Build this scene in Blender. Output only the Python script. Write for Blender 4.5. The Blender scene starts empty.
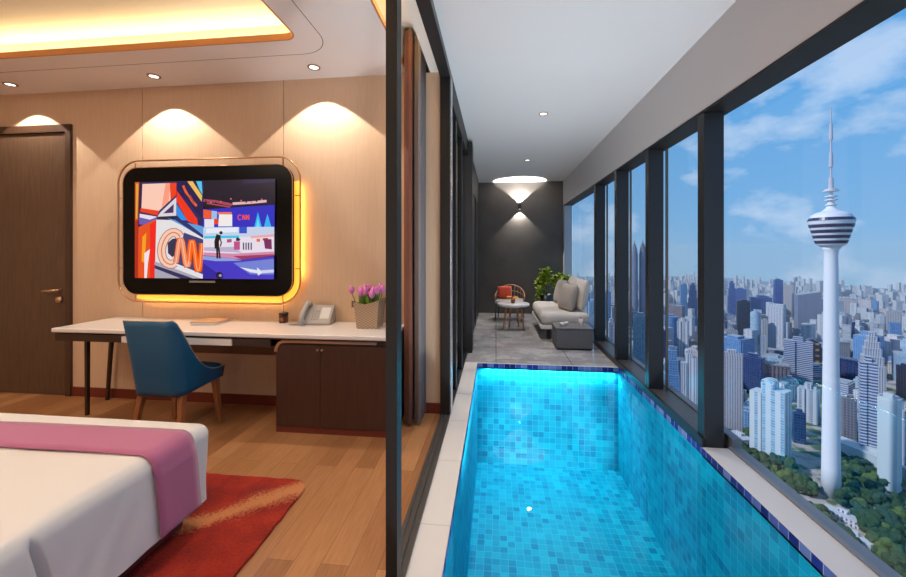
import bpy, bmesh, math, random
from mathutils import Vector, Matrix
R = math.radians
C = bpy.context.scene.collection
rnd = random.Random(7)
# ---------------------------------------------------------------- materials
def mat(name, col=(.8,.8,.8), rough=.5, metal=0., spec=.5, emit=None, es=0., bump=None, sheen=0., coat=0.):
    m = bpy.data.materials.new(name); m.use_nodes = True
    b = m.node_tree.nodes['Principled BSDF']
    b.inputs['Base Color'].default_value = (*col, 1)
    b.inputs['Roughness'].default_value = rough
    b.inputs['Metallic'].default_value = metal
    b.inputs['Specular IOR Level'].default_value = spec
    if sheen: b.inputs['Sheen Weight'].default_value = sheen
    if coat: b.inputs['Coat Weight'].default_value = coat
    if emit:
        b.inputs['Emission Color'].default_value = (*emit, 1); b.inputs['Emission Strength'].default_value = es
    if bump:   # (scale, strength)
        N = m.node_tree; t = N.nodes.new('ShaderNodeTexNoise'); t.inputs['Scale'].default_value = bump[0]; t.inputs['Detail'].default_value = 4
        tc = N.nodes.new('ShaderNodeTexCoord'); N.links.new(tc.outputs['Object'], t.inputs['Vector'])
        bp = N.nodes.new('ShaderNodeBump'); bp.inputs['Strength'].default_value = bump[1]; bp.inputs['Distance'].default_value = .01
        N.links.new(t.outputs['Fac'], bp.inputs['Height']); N.links.new(bp.outputs['Normal'], b.inputs['Normal'])
    return m
class G:   # tiny node-graph helper
    def __init__(s, m): s.t = m.node_tree; s.b = s.t.nodes['Principled BSDF'] if 'Principled BSDF' in s.t.nodes else None
    def n(s, k, **kw):
        x = s.t.nodes.new(k)
        for a, v in kw.items():
            if a in x.inputs.keys(): x.inputs[a].default_value = v
            else: setattr(x, a, v)
        return x
    def l(s, a, b): s.t.links.new(a, b)
    def m(s, op, a, b=None, c=None):
        x = s.t.nodes.new('ShaderNodeMath'); x.operation = op
        for i, v in enumerate((a, b, c)):
            if v is None: continue
            if isinstance(v, (int, float)): x.inputs[i].default_value = v
            else: s.l(v, x.inputs[i])
        return x.outputs[0]
    def mix(s, f, a, b):
        x = s.t.nodes.new('ShaderNodeMix'); x.data_type = 'RGBA'
        for i, v in ((0, f), (6, a), (7, b)):
            if isinstance(v, (int, float)): x.inputs[i].default_value = v
            elif isinstance(v, tuple): x.inputs[i].default_value = (*v, 1)
            else: s.l(v, x.inputs[i])
        return x.outputs[2]
    def ramp(s, f, stops, interp='LINEAR'):
        x = s.t.nodes.new('ShaderNodeValToRGB'); cr = x.color_ramp; cr.interpolation = interp
        while len(cr.elements) < len(stops): cr.elements.new(.5)
        for e, (p, c) in zip(cr.elements, stops): e.position = p; e.color = (*c, 1)
        s.l(f, x.inputs[0]); return x.outputs[0]
    def xyz(s, kind='Object'):
        tc = s.n('ShaderNodeTexCoord'); sp = s.n('ShaderNodeSeparateXYZ'); s.l(tc.outputs[kind], sp.inputs[0])
        return tc.outputs[kind], sp.outputs[0], sp.outputs[1], sp.outputs[2]
    def noise(s, vec, scale, detail=3, rough=.5, sx=None):
        if sx:
            mp = s.n('ShaderNodeMapping'); mp.inputs['Scale'].default_value = sx; s.l(vec, mp.inputs[0]); vec = mp.outputs[0]
        x = s.n('ShaderNodeTexNoise'); x.inputs['Scale'].default_value = scale; x.inputs['Detail'].default_value = detail; x.inputs['Roughness'].default_value = rough
        s.l(vec, x.inputs['Vector']); return x.outputs['Fac']
    def schlick(s, f0, k=1., nrm=None):   # reflectance of a pane or a water surface, same from both sides
        lw = s.n('ShaderNodeLayerWeight'); lw.inputs['Blend'].default_value = .5
        if nrm is not None: s.l(nrm, lw.inputs['Normal'])
        return s.m('ADD', f0, s.m('MULTIPLY', s.m('POWER', lw.outputs['Facing'], 5.), (1-f0)*k))
    def bump(s, h, strength=.3, dist=.01):
        x = s.n('ShaderNodeBump'); x.inputs['Strength'].default_value = strength; x.inputs['Distance'].default_value = dist
        s.l(h, x.inputs['Height']); s.l(x.outputs[0], s.b.inputs['Normal'])
def wood(name, c1, c2, axis='z', rough=.4, scale=9):
    m = mat(name, c1, rough); g = G(m); v, x, y, z = g.xyz()
    sx = {'z': (6, 6, .5), 'y': (6, .5, 6), 'x': (.5, 6, 6)}[axis]
    n = g.noise(v, scale, 5, .6, sx); g.l(g.ramp(n, [(.3, c1), (.7, c2)]), g.b.inputs['Base Color']); g.bump(n, .08, .004)
    return m
M = {}
M['dark_frame'] = mat('dark_bronze_aluminium', (.024,.024,.027), .38, .3)
M['sill'] = mat('bronze_sill', (.10,.085,.07), .4, .3)
M['black_metal'] = mat('black_metal', (.010,.009,.009), .5, .2)
M['track'] = mat('track_metal', (.10,.09,.08), .4, .5)
M['alu'] = mat('bright_aluminium', (.75,.76,.8), .25, .8)
M['ceiling'] = mat('white_ceiling_paint', (.70,.68,.675), .85, bump=(60,.02))
M['ceiling_bed'] = mat('warm_white_ceiling_paint', (.86,.81,.77), .85)
M['tray'] = mat('tray_ceiling_paint', (.80,.74,.66), .85)
M['copper'] = mat('copper_lip', (.62,.27,.09), .4, .35)
M['gold'] = mat('rose_gold_metal', (.55,.29,.15), .28, .9)
M['door'] = wood('walnut_door_veneer', (.075,.042,.025), (.115,.066,.04), 'z', .45)
M['doorframe'] = wood('walnut_frame_veneer', (.05,.024,.014), (.07,.035,.02), 'z', .4)
M['cab'] = wood('espresso_cabinet_veneer', (.040,.014,.008), (.062,.022,.012), 'z', .45)
M['desk_wood'] = mat('espresso_apron', (.032,.013,.008), .45)
M['baseboard'] = mat('reddish_baseboard', (.15,.02,.01), .45)
M['marble'] = mat('white_marble', (.74,.70,.67), .22)
M['white_lacquer'] = mat('white_lacquer', (.75,.70,.67), .35)
M['sheet'] = mat('white_bed_linen', (.64,.61,.585), .85, bump=(220,.05), sheen=.2)
M['runner'] = mat('mauve_runner', (.37,.10,.205), .8, bump=(300,.15), sheen=.3)
M['bedbase'] = mat('burgundy_bed_base', (.16,.022,.014), .5)
M['blue'] = mat('blue_leather', (.004,.085,.185), .45, bump=(160,.12), coat=.1)
M['piping'] = mat('tan_piping', (.55,.40,.27), .5)
M['leg'] = wood('brown_chair_wood', (.24,.085,.03), (.33,.125,.045), 'z', .35)
M['black_gloss'] = mat('black_glass_bezel', (.003,.003,.003), .25, spec=.12)
M['white_plastic'] = mat('pale_grey_plastic', (.36,.34,.325), .4)
M['screen_lcd'] = mat('pale_display', (.62,.62,.60), .2)
M['keys'] = mat('grey_keys', (.30,.29,.28), .5)
M['amber'] = mat('amber_glass', (.09,.022,.008), .15)
M['basket'] = None
M['tulip'] = mat('tulip_pink', (.62,.16,.46), .5, sheen=.2)
M['leaf'] = mat('fresh_green', (.13,.27,.02), .5)
M['leaf2'] = mat('lime_green', (.28,.38,.015), .7)
M['stem'] = mat('green_stem', (.12,.22,.03), .5)
M['paper'] = mat('paper_pages', (.78,.76,.74), .7)
M['bookcover'] = mat('tan_book_cover', (.50,.31,.17), .5)
M['cream'] = mat('cream_upholstery', (.68,.62,.56), .9, bump=(200,.08), sheen=.2)
M['taupe'] = mat('taupe_cushion', (.42,.36,.32), .9, bump=(200,.1), sheen=.2)
M['sofabase'] = mat('white_sofa_plinth', (.74,.70,.66), .4)
M['tablewhite'] = mat('white_table_top', (.80,.78,.76), .25)
M['oak'] = wood('honey_oak', (.42,.20,.08), (.55,.28,.12), 'z', .4)
M['rattan'] = mat('tan_rattan_frame', (.45,.22,.10), .5)
M['redcushion'] = mat('red_orange_cushion', (.55,.05,.015), .8, sheen=.2)
M['terracotta'] = mat('terracotta', (.38,.14,.06), .6)
M['orangeflower'] = mat('orange_petals', (.85,.33,.02), .6)
M['yellowflower'] = mat('yellow_petals', (.90,.55,.04), .6)
M['redflower'] = mat('red_petals', (.65,.05,.02), .6)
M['darkpot'] = mat('charcoal_pot', (.025,.025,.03), .4)
M['glasspink'] = mat('clear_tumbler', (.75,.7,.7), .1)
M['coping'] = mat('cream_stone_coping', (.66,.62,.58), .55)
M['slabgrey'] = mat('grey_exterior_ledge', (.20,.21,.23), .6)
M['warmstrip'] = mat('led_strip', (.9,.6,.2), .5, emit=(1.,.42,.02), es=1.3)
M['lamp'] = mat('downlight_lens', (.9,.9,.9), .4, emit=(1.,.93,.82), es=4.)
M['brass'] = mat('brushed_brass_handle', (.65,.42,.26), .3, .8)
M['outlet'] = mat('brown_wall_plate', (.16,.06,.03), .4)
M['silver'] = mat('silver_dish', (.6,.58,.56), .3, .7)
M['drape'] = mat('copper_brown_drape', (.17,.06,.035), .8, sheen=.2)
M['sheer'] = mat('grey_taupe_sheer', (.20,.17,.165), .7, sheen=.3)
M['darkwall'] = mat('near_black_panel', (.022,.02,.02), .5)
def _panel():
    m = mat('beige_wall_fabric', (.62,.47,.34), .8); g = G(m); v, x, y, z = g.xyz()
    n = g.noise(v, 14, 4, .6, (8, 8, .4)); g.l(g.ramp(n, [(.25, (.60,.42,.28)), (.75, (.66,.48,.335))]), g.b.inputs['Base Color']); return m
M['panel'] = _panel()
def _planks():
    m = mat('oak_plank_floor', (.4,.22,.1), .32); g = G(m); v, x, y, z = g.xyz()
    mp = g.n('ShaderNodeMapping'); mp.inputs['Rotation'].default_value = (0, 0, R(90)); g.l(v, mp.inputs[0])
    br = g.n('ShaderNodeTexBrick'); br.offset = .37
    for k, val in (('Color1', (.0,.0,.0,1)), ('Color2', (1,1,1,1)), ('Mortar', (.0,.0,.0,1)), ('Scale', 1.), ('Mortar Size', .0012), ('Brick Width', 1.15), ('Row Height', .125), ('Bias', 0.)): br.inputs[k].default_value = val
    g.l(mp.outputs[0], br.inputs['Vector'])
    n = g.noise(v, 10, 6, .65, (9, .6, 1)); n2 = g.noise(v, 2.2, 2)
    f = g.m('ADD', g.m('MULTIPLY', n, .6), g.m('MULTIPLY', br.outputs['Color'], .4))
    c = g.ramp(f, [(.22, (.215,.085,.030)), (.5, (.34,.152,.060)), (.8, (.46,.23,.10))])
    c = g.mix(br.outputs['Fac'], c, (.15,.07,.03))
    g.l(c, g.b.inputs['Base Color']); g.bump(n, .05, .003); return m
M['planks'] = _planks()
def _stone():
    m = mat('polished_grey_stone', (.3,.29,.29), .06); g = G(m); v, x, y, z = g.xyz()
    br = g.n('ShaderNodeTexBrick'); br.offset = .0
    for k, val in (('Color1', (.2,.2,.2,1)), ('Color2', (.8,.8,.8,1)), ('Mortar', (0,0,0,1)), ('Scale', 1.), ('Mortar Size', .004), ('Brick Width', .9), ('Row Height', .6), ('Bias', 0.)): br.inputs[k].default_value = val
    g.l(v, br.inputs['Vector'])
    n = g.noise(v, 2.2, 8, .7); n2 = g.noise(v, 5, 4)
    c = g.ramp(n, [(.35, (.31,.295,.29)), (.5, (.41,.39,.385)), (.56, (.56,.54,.53)), (.7, (.38,.36,.355))])
    c = g.mix(g.m('MULTIPLY', br.outputs['Color'], .35), c, (.40,.38,.375))
    c = g.mix(br.outputs['Fac'], c, (.12,.11,.11))
    g.l(c, g.b.inputs['Base Color']); return m
M['stone'] = _stone()
def _endwall():
    m = mat('charcoal_stone_wall', (.05,.048,.046), .32); g = G(m); v, x, y, z = g.xyz()
    n = g.noise(v, 1.6, 6, .6); c = g.ramp(n, [(.3, (.060,.055,.050)), (.7, (.105,.095,.086))])
    g.l(c, g.b.inputs['Base Color']); return m
M['endwall'] = _endwall()
def tile_mat(name, stops, grout, t=.066, rough=.15):
    m = mat(name, (0,.4,.7), rough, spec=.12); g = G(m); v, x, y, z = g.xyz()
    geo = g.n('ShaderNodeNewGeometry'); sn = g.n('ShaderNodeSeparateXYZ'); g.l(geo.outputs['Normal'], sn.inputs[0])
    ax = g.m('ROUND', g.m('ABSOLUTE', sn.outputs[0])); az = g.m('ROUND', g.m('ABSOLUTE', sn.outputs[2]))
    u = g.m('ADD', g.m('MULTIPLY', x, g.m('SUBTRACT', 1., ax)), g.m('MULTIPLY', y, ax))
    w = g.m('ADD', g.m('MULTIPLY', z, g.m('SUBTRACT', 1., az)), g.m('MULTIPLY', y, az))
    u = g.m('DIVIDE', g.m('ADD', u, 10.), t); w = g.m('DIVIDE', g.m('ADD', w, 6.6-.004), t)
    cb = g.n('ShaderNodeCombineXYZ'); g.l(g.m('FLOOR', u), cb.inputs[0]); g.l(g.m('FLOOR', w), cb.inputs[1]); g.l(ax, cb.inputs[2])
    wn = g.n('ShaderNodeTexWhiteNoise'); wn.noise_dimensions = '3D'; g.l(cb.outputs[0], wn.inputs['Vector'])
    c = g.ramp(wn.outputs['Value'], stops)
    gr = g.m('MAXIMUM', g.m('LESS_THAN', g.m('FRACT', u), .055), g.m('LESS_THAN', g.m('FRACT', w), .055))
    c = g.mix(gr, c, grout); g.l(c, g.b.inputs['Base Color']); return m
M['pooltile'] = tile_mat('turquoise_mosaic', [(0,(.0,.20,.35)), (.3,(.0,.28,.44)), (.8,(.0,.335,.485)), (1,(.0,.40,.55))], (.05,.45,.56), rough=.5)
M['bandtile'] = tile_mat('navy_mosaic_band', [(0,(.008,.014,.14)), (.35,(.02,.04,.30)), (.6,(.10,.15,.42)), (1,(.20,.26,.52))], (.50,.52,.58), rough=.5)
def _water():
    m = bpy.data.materials.new('pool_water'); m.use_nodes = True; t = m.node_tree; t.nodes.clear(); g = G(m)
    o = g.n('ShaderNodeOutputMaterial'); mx = g.n('ShaderNodeMixShader'); tr = g.n('ShaderNodeBsdfTransparent'); gl = g.n('ShaderNodeBsdfGlossy')
    tr.inputs[0].default_value = (.80,.97,1,1); gl.inputs['Roughness'].default_value = .01
    v, x, y, z = g.xyz(); n = g.noise(v, 2.6, 2, .5); bp = g.n('ShaderNodeBump'); bp.inputs['Strength'].default_value = .12; bp.inputs['Distance'].default_value = .02
    g.l(n, bp.inputs['Height']); g.l(bp.outputs[0], gl.inputs['Normal'])
    g.l(g.schlick(.035, 1., bp.outputs[0]), mx.inputs[0]); g.l(tr.outputs[0], mx.inputs[1]); g.l(gl.outputs[0], mx.inputs[2]); g.l(mx.outputs[0], o.inputs[0]); return m
M['water'] = _water()
def _glass(name, tint, ior=.03):
    m = bpy.data.materials.new(name); m.use_nodes = True; t = m.node_tree; t.nodes.clear(); g = G(m)
    o = g.n('ShaderNodeOutputMaterial'); mx = g.n('ShaderNodeMixShader'); tr = g.n('ShaderNodeBsdfTransparent'); gl = g.n('ShaderNodeBsdfGlossy')
    tr.inputs[0].default_value = (*tint, 1); gl.inputs['Roughness'].default_value = .0
    g.l(g.schlick(ior, .35), mx.inputs[0]); g.l(tr.outputs[0], mx.inputs[1]); g.l(gl.outputs[0], mx.inputs[2]); g.l(mx.outputs[0], o.inputs[0]); return m
M['glass'] = _glass('window_glass', (.93,.97,1.))
M['glass_far'] = _glass('tinted_window_glass', (.93,.96,.98))
M['doorglass'] = _glass('door_glass', (.94,.95,.95), .02)
def _rug():
    m = mat('red_shag_rug', (.35,.03,.01), .95); g = G(m); v, x, y, z = g.xyz()
    n = g.noise(v, 2.2, 3, .6); nf = g.noise(v, 70, 3, .7)
    base = g.ramp(g.m('ADD', g.m('MULTIPLY', n, .8), g.m('MULTIPLY', nf, .25)), [(.38, (.15,.004,.001)), (.52, (.33,.014,.002)), (.66, (.48,.04,.006))])
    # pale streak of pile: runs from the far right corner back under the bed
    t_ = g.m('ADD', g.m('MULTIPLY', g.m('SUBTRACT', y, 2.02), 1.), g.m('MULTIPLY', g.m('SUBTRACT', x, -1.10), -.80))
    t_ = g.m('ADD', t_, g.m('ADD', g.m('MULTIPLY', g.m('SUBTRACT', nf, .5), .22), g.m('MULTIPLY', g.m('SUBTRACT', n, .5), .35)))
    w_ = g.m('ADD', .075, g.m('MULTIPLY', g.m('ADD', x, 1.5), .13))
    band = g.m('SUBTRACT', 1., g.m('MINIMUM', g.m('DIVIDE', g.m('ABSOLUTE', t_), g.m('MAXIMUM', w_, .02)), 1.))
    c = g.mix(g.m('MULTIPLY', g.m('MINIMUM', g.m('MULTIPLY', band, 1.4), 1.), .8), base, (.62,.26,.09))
    g.l(c, g.b.inputs['Base Color']); g.bump(nf, .8, .02); return m
M['rug'] = _rug()
def _weave(name, c1, c2, s=90):
    m = mat(name, c1, .8); g = G(m); v, x, y, z = g.xyz(); h = g.m('ADD', x, y)
    a = g.m('SINE', g.m('MULTIPLY', h, s*3.)); b = g.m('SINE', g.m('MULTIPLY', z, s*5.))
    f = g.m('ADD', .5, g.m('MULTIPLY', g.m('MULTIPLY', a, b), .5)); g.l(g.mix(f, c1, c2), g.b.inputs['Base Color']); g.bump(f, .5, .004); return m
M['basket'] = _weave('woven_straw', (.27,.17,.10), (.52,.38,.26), 62)
M['wicker'] = _weave('grey_wicker', (.07,.07,.075), (.17,.17,.18), 40)
# ---------------------------------------------------------------- objects
def link(name, me, m, parent=None):
    o = bpy.data.objects.new(name, me)
    if m is not None:
        for mm in (m if isinstance(m, list) else [m]): me.materials.append(mm)
    C.objects.link(o)
    if parent is not None: o.parent = parent
    return o
def obj(name, bm, m, parent=None, smooth=False, bev=0):
    me = bpy.data.meshes.new(name); bmesh.ops.recalc_face_normals(bm, faces=bm.faces[:]); bm.to_mesh(me); bm.free()
    if smooth:
        for p in me.polygons: p.use_smooth = True
    o = link(name, me, m, parent)
    if bev:
        b = o.modifiers.new('b', 'BEVEL'); b.width = bev; b.segments = 2; b.limit_method = 'ANGLE'; b.angle_limit = R(40)
    return o
def thing(name, label, cat, loc=(0,0,0), rz=0, group=None):
    o = bpy.data.objects.new(name, None); o.empty_display_size = .1; C.objects.link(o); o.location = loc; o.rotation_euler = (0,0,rz)
    return tag(o, label, cat, group)
def tag(o, label=None, cat=None, group=None, kind=None):
    if label: o['label'] = label
    if cat: o['category'] = cat
    if group: o['group'] = group
    if kind: o['kind'] = kind
    return o
def struct(name, bm, m, parent=None, **k):
    o = obj(name, bm, m, parent, **k); o['kind'] = 'structure'; return o
def box(bm, x0, x1, y0, y1, z0, z1):
    v = [bm.verts.new(p) for p in ((x0,y0,z0),(x1,y0,z0),(x1,y1,z0),(x0,y1,z0),(x0,y0,z1),(x1,y0,z1),(x1,y1,z1),(x0,y1,z1))]
    fs = []
    for f in ((3,2,1,0),(4,5,6,7),(0,1,5,4),(1,2,6,5),(2,3,7,6),(3,0,4,7)): fs.append(bm.faces.new([v[i] for i in f]))
    return fs
def bx(*b):
    bm = bmesh.new()
    for q in (b if isinstance(b[0], tuple) else [b]): box(bm, *q)
    return bm
def boxgrid(bm, xs, ys, zs, fn):
    cache = {}
    def V(p):
        if p not in cache: cache[p] = bm.verts.new(fn(Vector(p)))
        return cache[p]
    def quads(A, B, mk, flip):
        for i in range(len(A)-1):
            for j in range(len(B)-1):
                q = [V(mk(A[i],B[j])), V(mk(A[i+1],B[j])), V(mk(A[i+1],B[j+1])), V(mk(A[i],B[j+1]))]
                bm.faces.new(q[::-1] if flip else q)
    quads(xs, ys, lambda a,b: (a,b,zs[-1]), False); quads(xs, ys, lambda a,b: (a,b,zs[0]), True)
    quads(xs, zs, lambda a,b: (a,ys[0],b), False); quads(xs, zs, lambda a,b: (a,ys[-1],b), True)
    quads(ys, zs, lambda a,b: (xs[-1],a,b), False); quads(ys, zs, lambda a,b: (xs[0],a,b), True)
def lin(a, b, r, n=6, k=4):
    e = [a + r*i/k for i in range(k)]; m = [a + r + (b-a-2*r)*i/n for i in range(n+1)]; f = [b - r + r*(i+1)/k for i in range(k)]
    return e + m + f
def rbox(bm, x0, x1, y0, y1, z0, z1, r, n=4, fn=None, k=4, ny=None):
    r = min(r, .499*(x1-x0), .499*(y1-y0), .499*(z1-z0))
    lo = Vector((x0+r, y0+r, z0+r)); hi = Vector((x1-r, y1-r, z1-r))
    def f(p):
        q = Vector([min(max(p[i], lo[i]), hi[i]) for i in range(3)]); d = p - q
        if d.length > 1e-9:
            mx = max(abs(c) for c in d); d = d.normalized()*r if sum(abs(c) > 1e-9 for c in d) > 1 else d.normalized()*mx
            p = q + d
        return fn(p) if fn else p
    boxgrid(bm, lin(x0,x1,r,n,k), lin(y0,y1,r,ny or n,k), lin(z0,z1,r,n,k), f)
    return bm
def pillow(bm, w, h, t, n=12, puff=.9):    # standing pillow in local xz, thickness along y
    def prof(u): return max(0., 1-abs(u)**3.2)**.5
    xs = [-1+2*i/n for i in range(n+1)]
    for s in (-1, 1):
        g = [[bm.verts.new((x*w/2*(1-.05*(1-abs(z))**2*0-.04*abs(z)*0), s*(t/2*prof(x)*prof(z)+.004), z*h/2)) for z in xs] for x in xs]
        for i in range(n):
            for j in range(n):
                q = [g[i][j], g[i+1][j], g[i+1][j+1], g[i][j+1]]; bm.faces.new(q if s < 0 else q[::-1])
    bmesh.ops.remove_doubles(bm, verts=bm.verts[:], dist=.009)
    return bm
def ngon(pts, z0, z1, bm=None):
    bm = bm or bmesh.new(); a = [bm.verts.new((x,y,z0)) for x,y in pts]; b = [bm.verts.new((x,y,z1)) for x,y in pts]
    bm.faces.new(a[::-1]); bm.faces.new(b); n = len(pts)
    for i in range(n): bm.faces.new([a[i], a[(i+1)%n], b[(i+1)%n], b[i]])
    return bm
def lathe(bm, prof, n=24, c=(0,0,0), cap=True):
    rings = []
    for r, z in prof: rings.append([bm.verts.new((c[0]+r*math.cos(2*math.pi*i/n), c[1]+r*math.sin(2*math.pi*i/n), c[2]+z)) for i in range(n)])
    for a, b in zip(rings, rings[1:]):
        for i in range(n): bm.faces.new([a[i], a[(i+1)%n], b[(i+1)%n], b[i]])
    if cap: bm.faces.new(rings[0][::-1]); bm.faces.new(rings[-1])
    return bm
def tube(bm, pts, r, n=8, closed=False, taper=None):
    pts = [Vector(p) for p in pts]; N = len(pts); rings = []; up = Vector((0,0,1)); prev = None
    for i, p in enumerate(pts):
        a = pts[(i-1) % N] if (i or closed) else p; b = pts[(i+1) % N] if (i < N-1 or closed) else p
        d = (b-a).normalized(); ref = prev if prev is not None else (up if abs(d.z) < .9 else Vector((1,0,0)))
        u = d.cross(ref).normalized(); w = u.cross(d).normalized(); prev = w
        rr = r if taper is None else r*(taper[0] + (taper[1]-taper[0])*i/max(1,N-1))
        rings.append([bm.verts.new(p + (u*math.cos(2*math.pi*k/n) + w*math.sin(2*math.pi*k/n))*rr) for k in range(n)])
    m = N if closed else N-1
    for i in range(m):
        a, b = rings[i], rings[(i+1) % N]
        for k in range(n): bm.faces.new([a[k], a[(k+1)%n], b[(k+1)%n], b[k]])
    if not closed: bm.faces.new(rings[0][::-1]); bm.faces.new(rings[-1])
    return bm
def leg_bm(p0, p1, w0, w1, bm=None):   # square tapered leg from p0 (bottom) to p1 (top)
    bm = bm or bmesh.new(); vs = []
    for p, w in ((p0, w0), (p1, w1)):
        for sx, sy in ((-1,-1),(1,-1),(1,1),(-1,1)): vs.append(bm.verts.new((p[0]+sx*w/2, p[1]+sy*w/2, p[2])))
    for f in ((3,2,1,0),(4,5,6,7),(0,1,5,4),(1,2,6,5),(2,3,7,6),(3,0,4,7)): bm.faces.new([vs[i] for i in f])
    return bm
def rrect(x0, x1, z0, z1, r, k=8):
    P = []
    for cx, cz, a0 in ((x1-r, z1-r, 0), (x0+r, z1-r, 90), (x0+r, z0+r, 180), (x1-r, z0+r, 270)):
        for i in range(k+1): a = R(a0 + 90*i/k); P.append((cx+r*math.cos(a), cz+r*math.sin(a)))
    return P
def dup(root, loc=None, rz=None, label=None, group=None):
    r = root.copy(); C.objects.link(r)
    if loc is not None: r.location = loc
    if rz is not None: r.rotation_euler = (0,0,rz)
    if label: r['label'] = label
    if group: r['group'] = group
    for ch in list(root.children):
        c = ch.copy(); C.objects.link(c); c.parent = r
        for g_ in list(ch.children):
            d = g_.copy(); C.objects.link(d); d.parent = c
    return r
def spot(loc, rot, energy, size, blend, col, rad=.01, name='spot'):
    l = bpy.data.lights.new(name, 'SPOT'); l.energy = energy; l.spot_size = R(size); l.spot_blend = blend; l.color = col; l.shadow_soft_size = rad
    o = bpy.data.objects.new(name, l); C.objects.link(o); o.location = loc; o.rotation_euler = rot; return o
def area(loc, rot, energy, sx, sy, col, name='area', spread=180):
    l = bpy.data.lights.new(name, 'AREA'); l.shape = 'RECTANGLE'; l.size = sx; l.size_y = sy; l.energy = energy; l.color = col; l.spread = R(spread)
    o = bpy.data.objects.new(name, l); C.objects.link(o); o.location = loc; o.rotation_euler = rot; return o
# ---------------------------------------------------------------- camera
F, CX, HY, H = 382., 453., 251., 1.35
TH = math.atan((496-CX)/F)
cam = bpy.data.cameras.new('camera'); co = bpy.data.objects.new('camera', cam); C.objects.link(co)
co.location = (0,0,H); co.rotation_euler = (R(90), 0, TH)
cam.sensor_width = 36; cam.lens = 36*F/906; cam.shift_y = -(288.5-HY)/906; cam.clip_start = .02; cam.clip_end = 20000
bpy.context.scene.camera = co
def P(u, d, v=None, z=None):      # place a city landmark by its bearing and distance
    a = (u-CX)/F; x = (a*math.cos(TH) - math.sin(TH))*d; y = (a*math.sin(TH) + math.cos(TH))*d
    return (x, y, H + (HY-v)/F*d if v is not None else z)
CE = 2.84; TV = 3.148
# ================================================================= the shell
XL, YB, YE = -5.6, -2.6, 8.35
# bedroom floor, lounge floor
struct('floor', bx(XL, -.456, YB, TV+.02, -.12, 0), M['planks'])
struct('floor.001', bx((-.372, 1.60, 4.625, YE, -.12, .0)), M['stone'])
struct('floor.002', bx(-3.2, -.456, TV+.02, YE, -.12, 0), M['planks'])
# coping stones
struct('trim_1', bx(-.372, -.223, YB, 4.625, -.06, .002), M['coping'])
struct('trim_2', bx(1.405, 1.575, YB, 2.80, -.06, .002), M['coping'])
bm = bmesh.new()
for k in range(1, 13): box(bm, -.372, -.223, -2.2+.58*k-.002, -2.2+.58*k+.002, .0019, .0026)
struct('trim_3', bm, mat('coping_joint', (.52,.49,.46), .7))
# pool basin: four walls and bottom, navy band on the top row
PX0, PX1, PY0, PY1, PZ = -.223, 1.405, -2.4, 4.60, -1.19
def basin(z0, z1, bottom):
    bm = bmesh.new()
    v = [bm.verts.new(p) for p in ((PX0,PY0,z0),(PX1,PY0,z0),(PX1,PY1,z0),(PX0,PY1,z0),(PX0,PY0,z1),(PX1,PY0,z1),(PX1,PY1,z1),(PX0,PY1,z1))]
    for f in ((0,4,5,1),(1,5,6,2),(2,6,7,3),(3,7,4,0)): bm.faces.new([v[i] for i in f][::-1])
    if bottom: bm.faces.new([v[i] for i in (0,1,2,3)])
    return bm
def pool_obj(name, bm, m):
    me = bpy.data.meshes.new(name); bm.to_mesh(me); bm.free(); o = link(name, me, m); o['kind'] = 'structure'; return o
pool_obj('pool_basin', basin(PZ, -.044, True), M['pooltile'])
bnd = basin(-.044, .0022, False)
for v in bnd.verts: v.co.x += .002 if v.co.x < 0 else -.002; v.co.y += .002 if v.co.y < 0 else -.002
pool_obj('trim_4', bnd, M['bandtile'])
struct('trim_5', bx((PX0, PX1, PY1, PY1+.028, -.06, .002)), M['coping'])
bm = bmesh.new(); nv = [bm.verts.new(p) for p in ((PX0,PY0,-.036),(PX1,PY0,-.036),(PX1,PY1,-.036),(PX0,PY1,-.036))]; bm.faces.new(nv)
w = obj('pool_water', bm, M['water']); tag(w, 'clear turquoise water filling the long tiled pool', 'water', kind='stuff')
# walls
panels = [(XL, -4.94), (-3.927, -3.212), (-3.206, -1.846), (-1.840, -.456)]
bm = bmesh.new()
for a, b in panels: box(bm, a, b, TV, TV+.03, 0, CE)
box(bm, -4.94, -3.927, TV, TV+.03, 2.53, CE)
struct('wall_front', bm, M['panel'])
struct('trim_6', bx((-3.212,-3.206,TV+.008,TV+.03,0,CE), (-1.846,-1.840,TV+.008,TV+.03,0,CE)), M['gold'])
struct('wall_front.001', bx(XL, -.456, TV+.03, TV+.16, 0, 3.2), M['darkwall'])
struct('baseboard_front', bx(-3.927, -.456, TV-.012, TV, 0, .085), M['baseboard'])
struct('wall_left', bx(XL-.15, XL, YB-.15, TV+.16, -.1, 3.3), M['panel'])
struct('wall_back', bx(XL-.15, 1.8, YB-.15, YB, -1.3, 3.3), M['panel'])
struct('wall_end', bx(-.6, 1.60, YE, YE+.15, -.1, 3.3), M['endwall'])
struct('wall_right', bx(1.42, 1.60, YB, YE, 2.32, 3.3), M['ceiling'])
struct('trim_7', bx(1.418, 1.602, YB, YE, 2.306, 2.322), M['black_metal'])        # dark underside of the bulkhead
struct('trim_8', bx(1.42, 1.56, 8.2, YE, 0, 2.30), mat('pale_jamb', (.42,.45,.50), .35))
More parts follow.
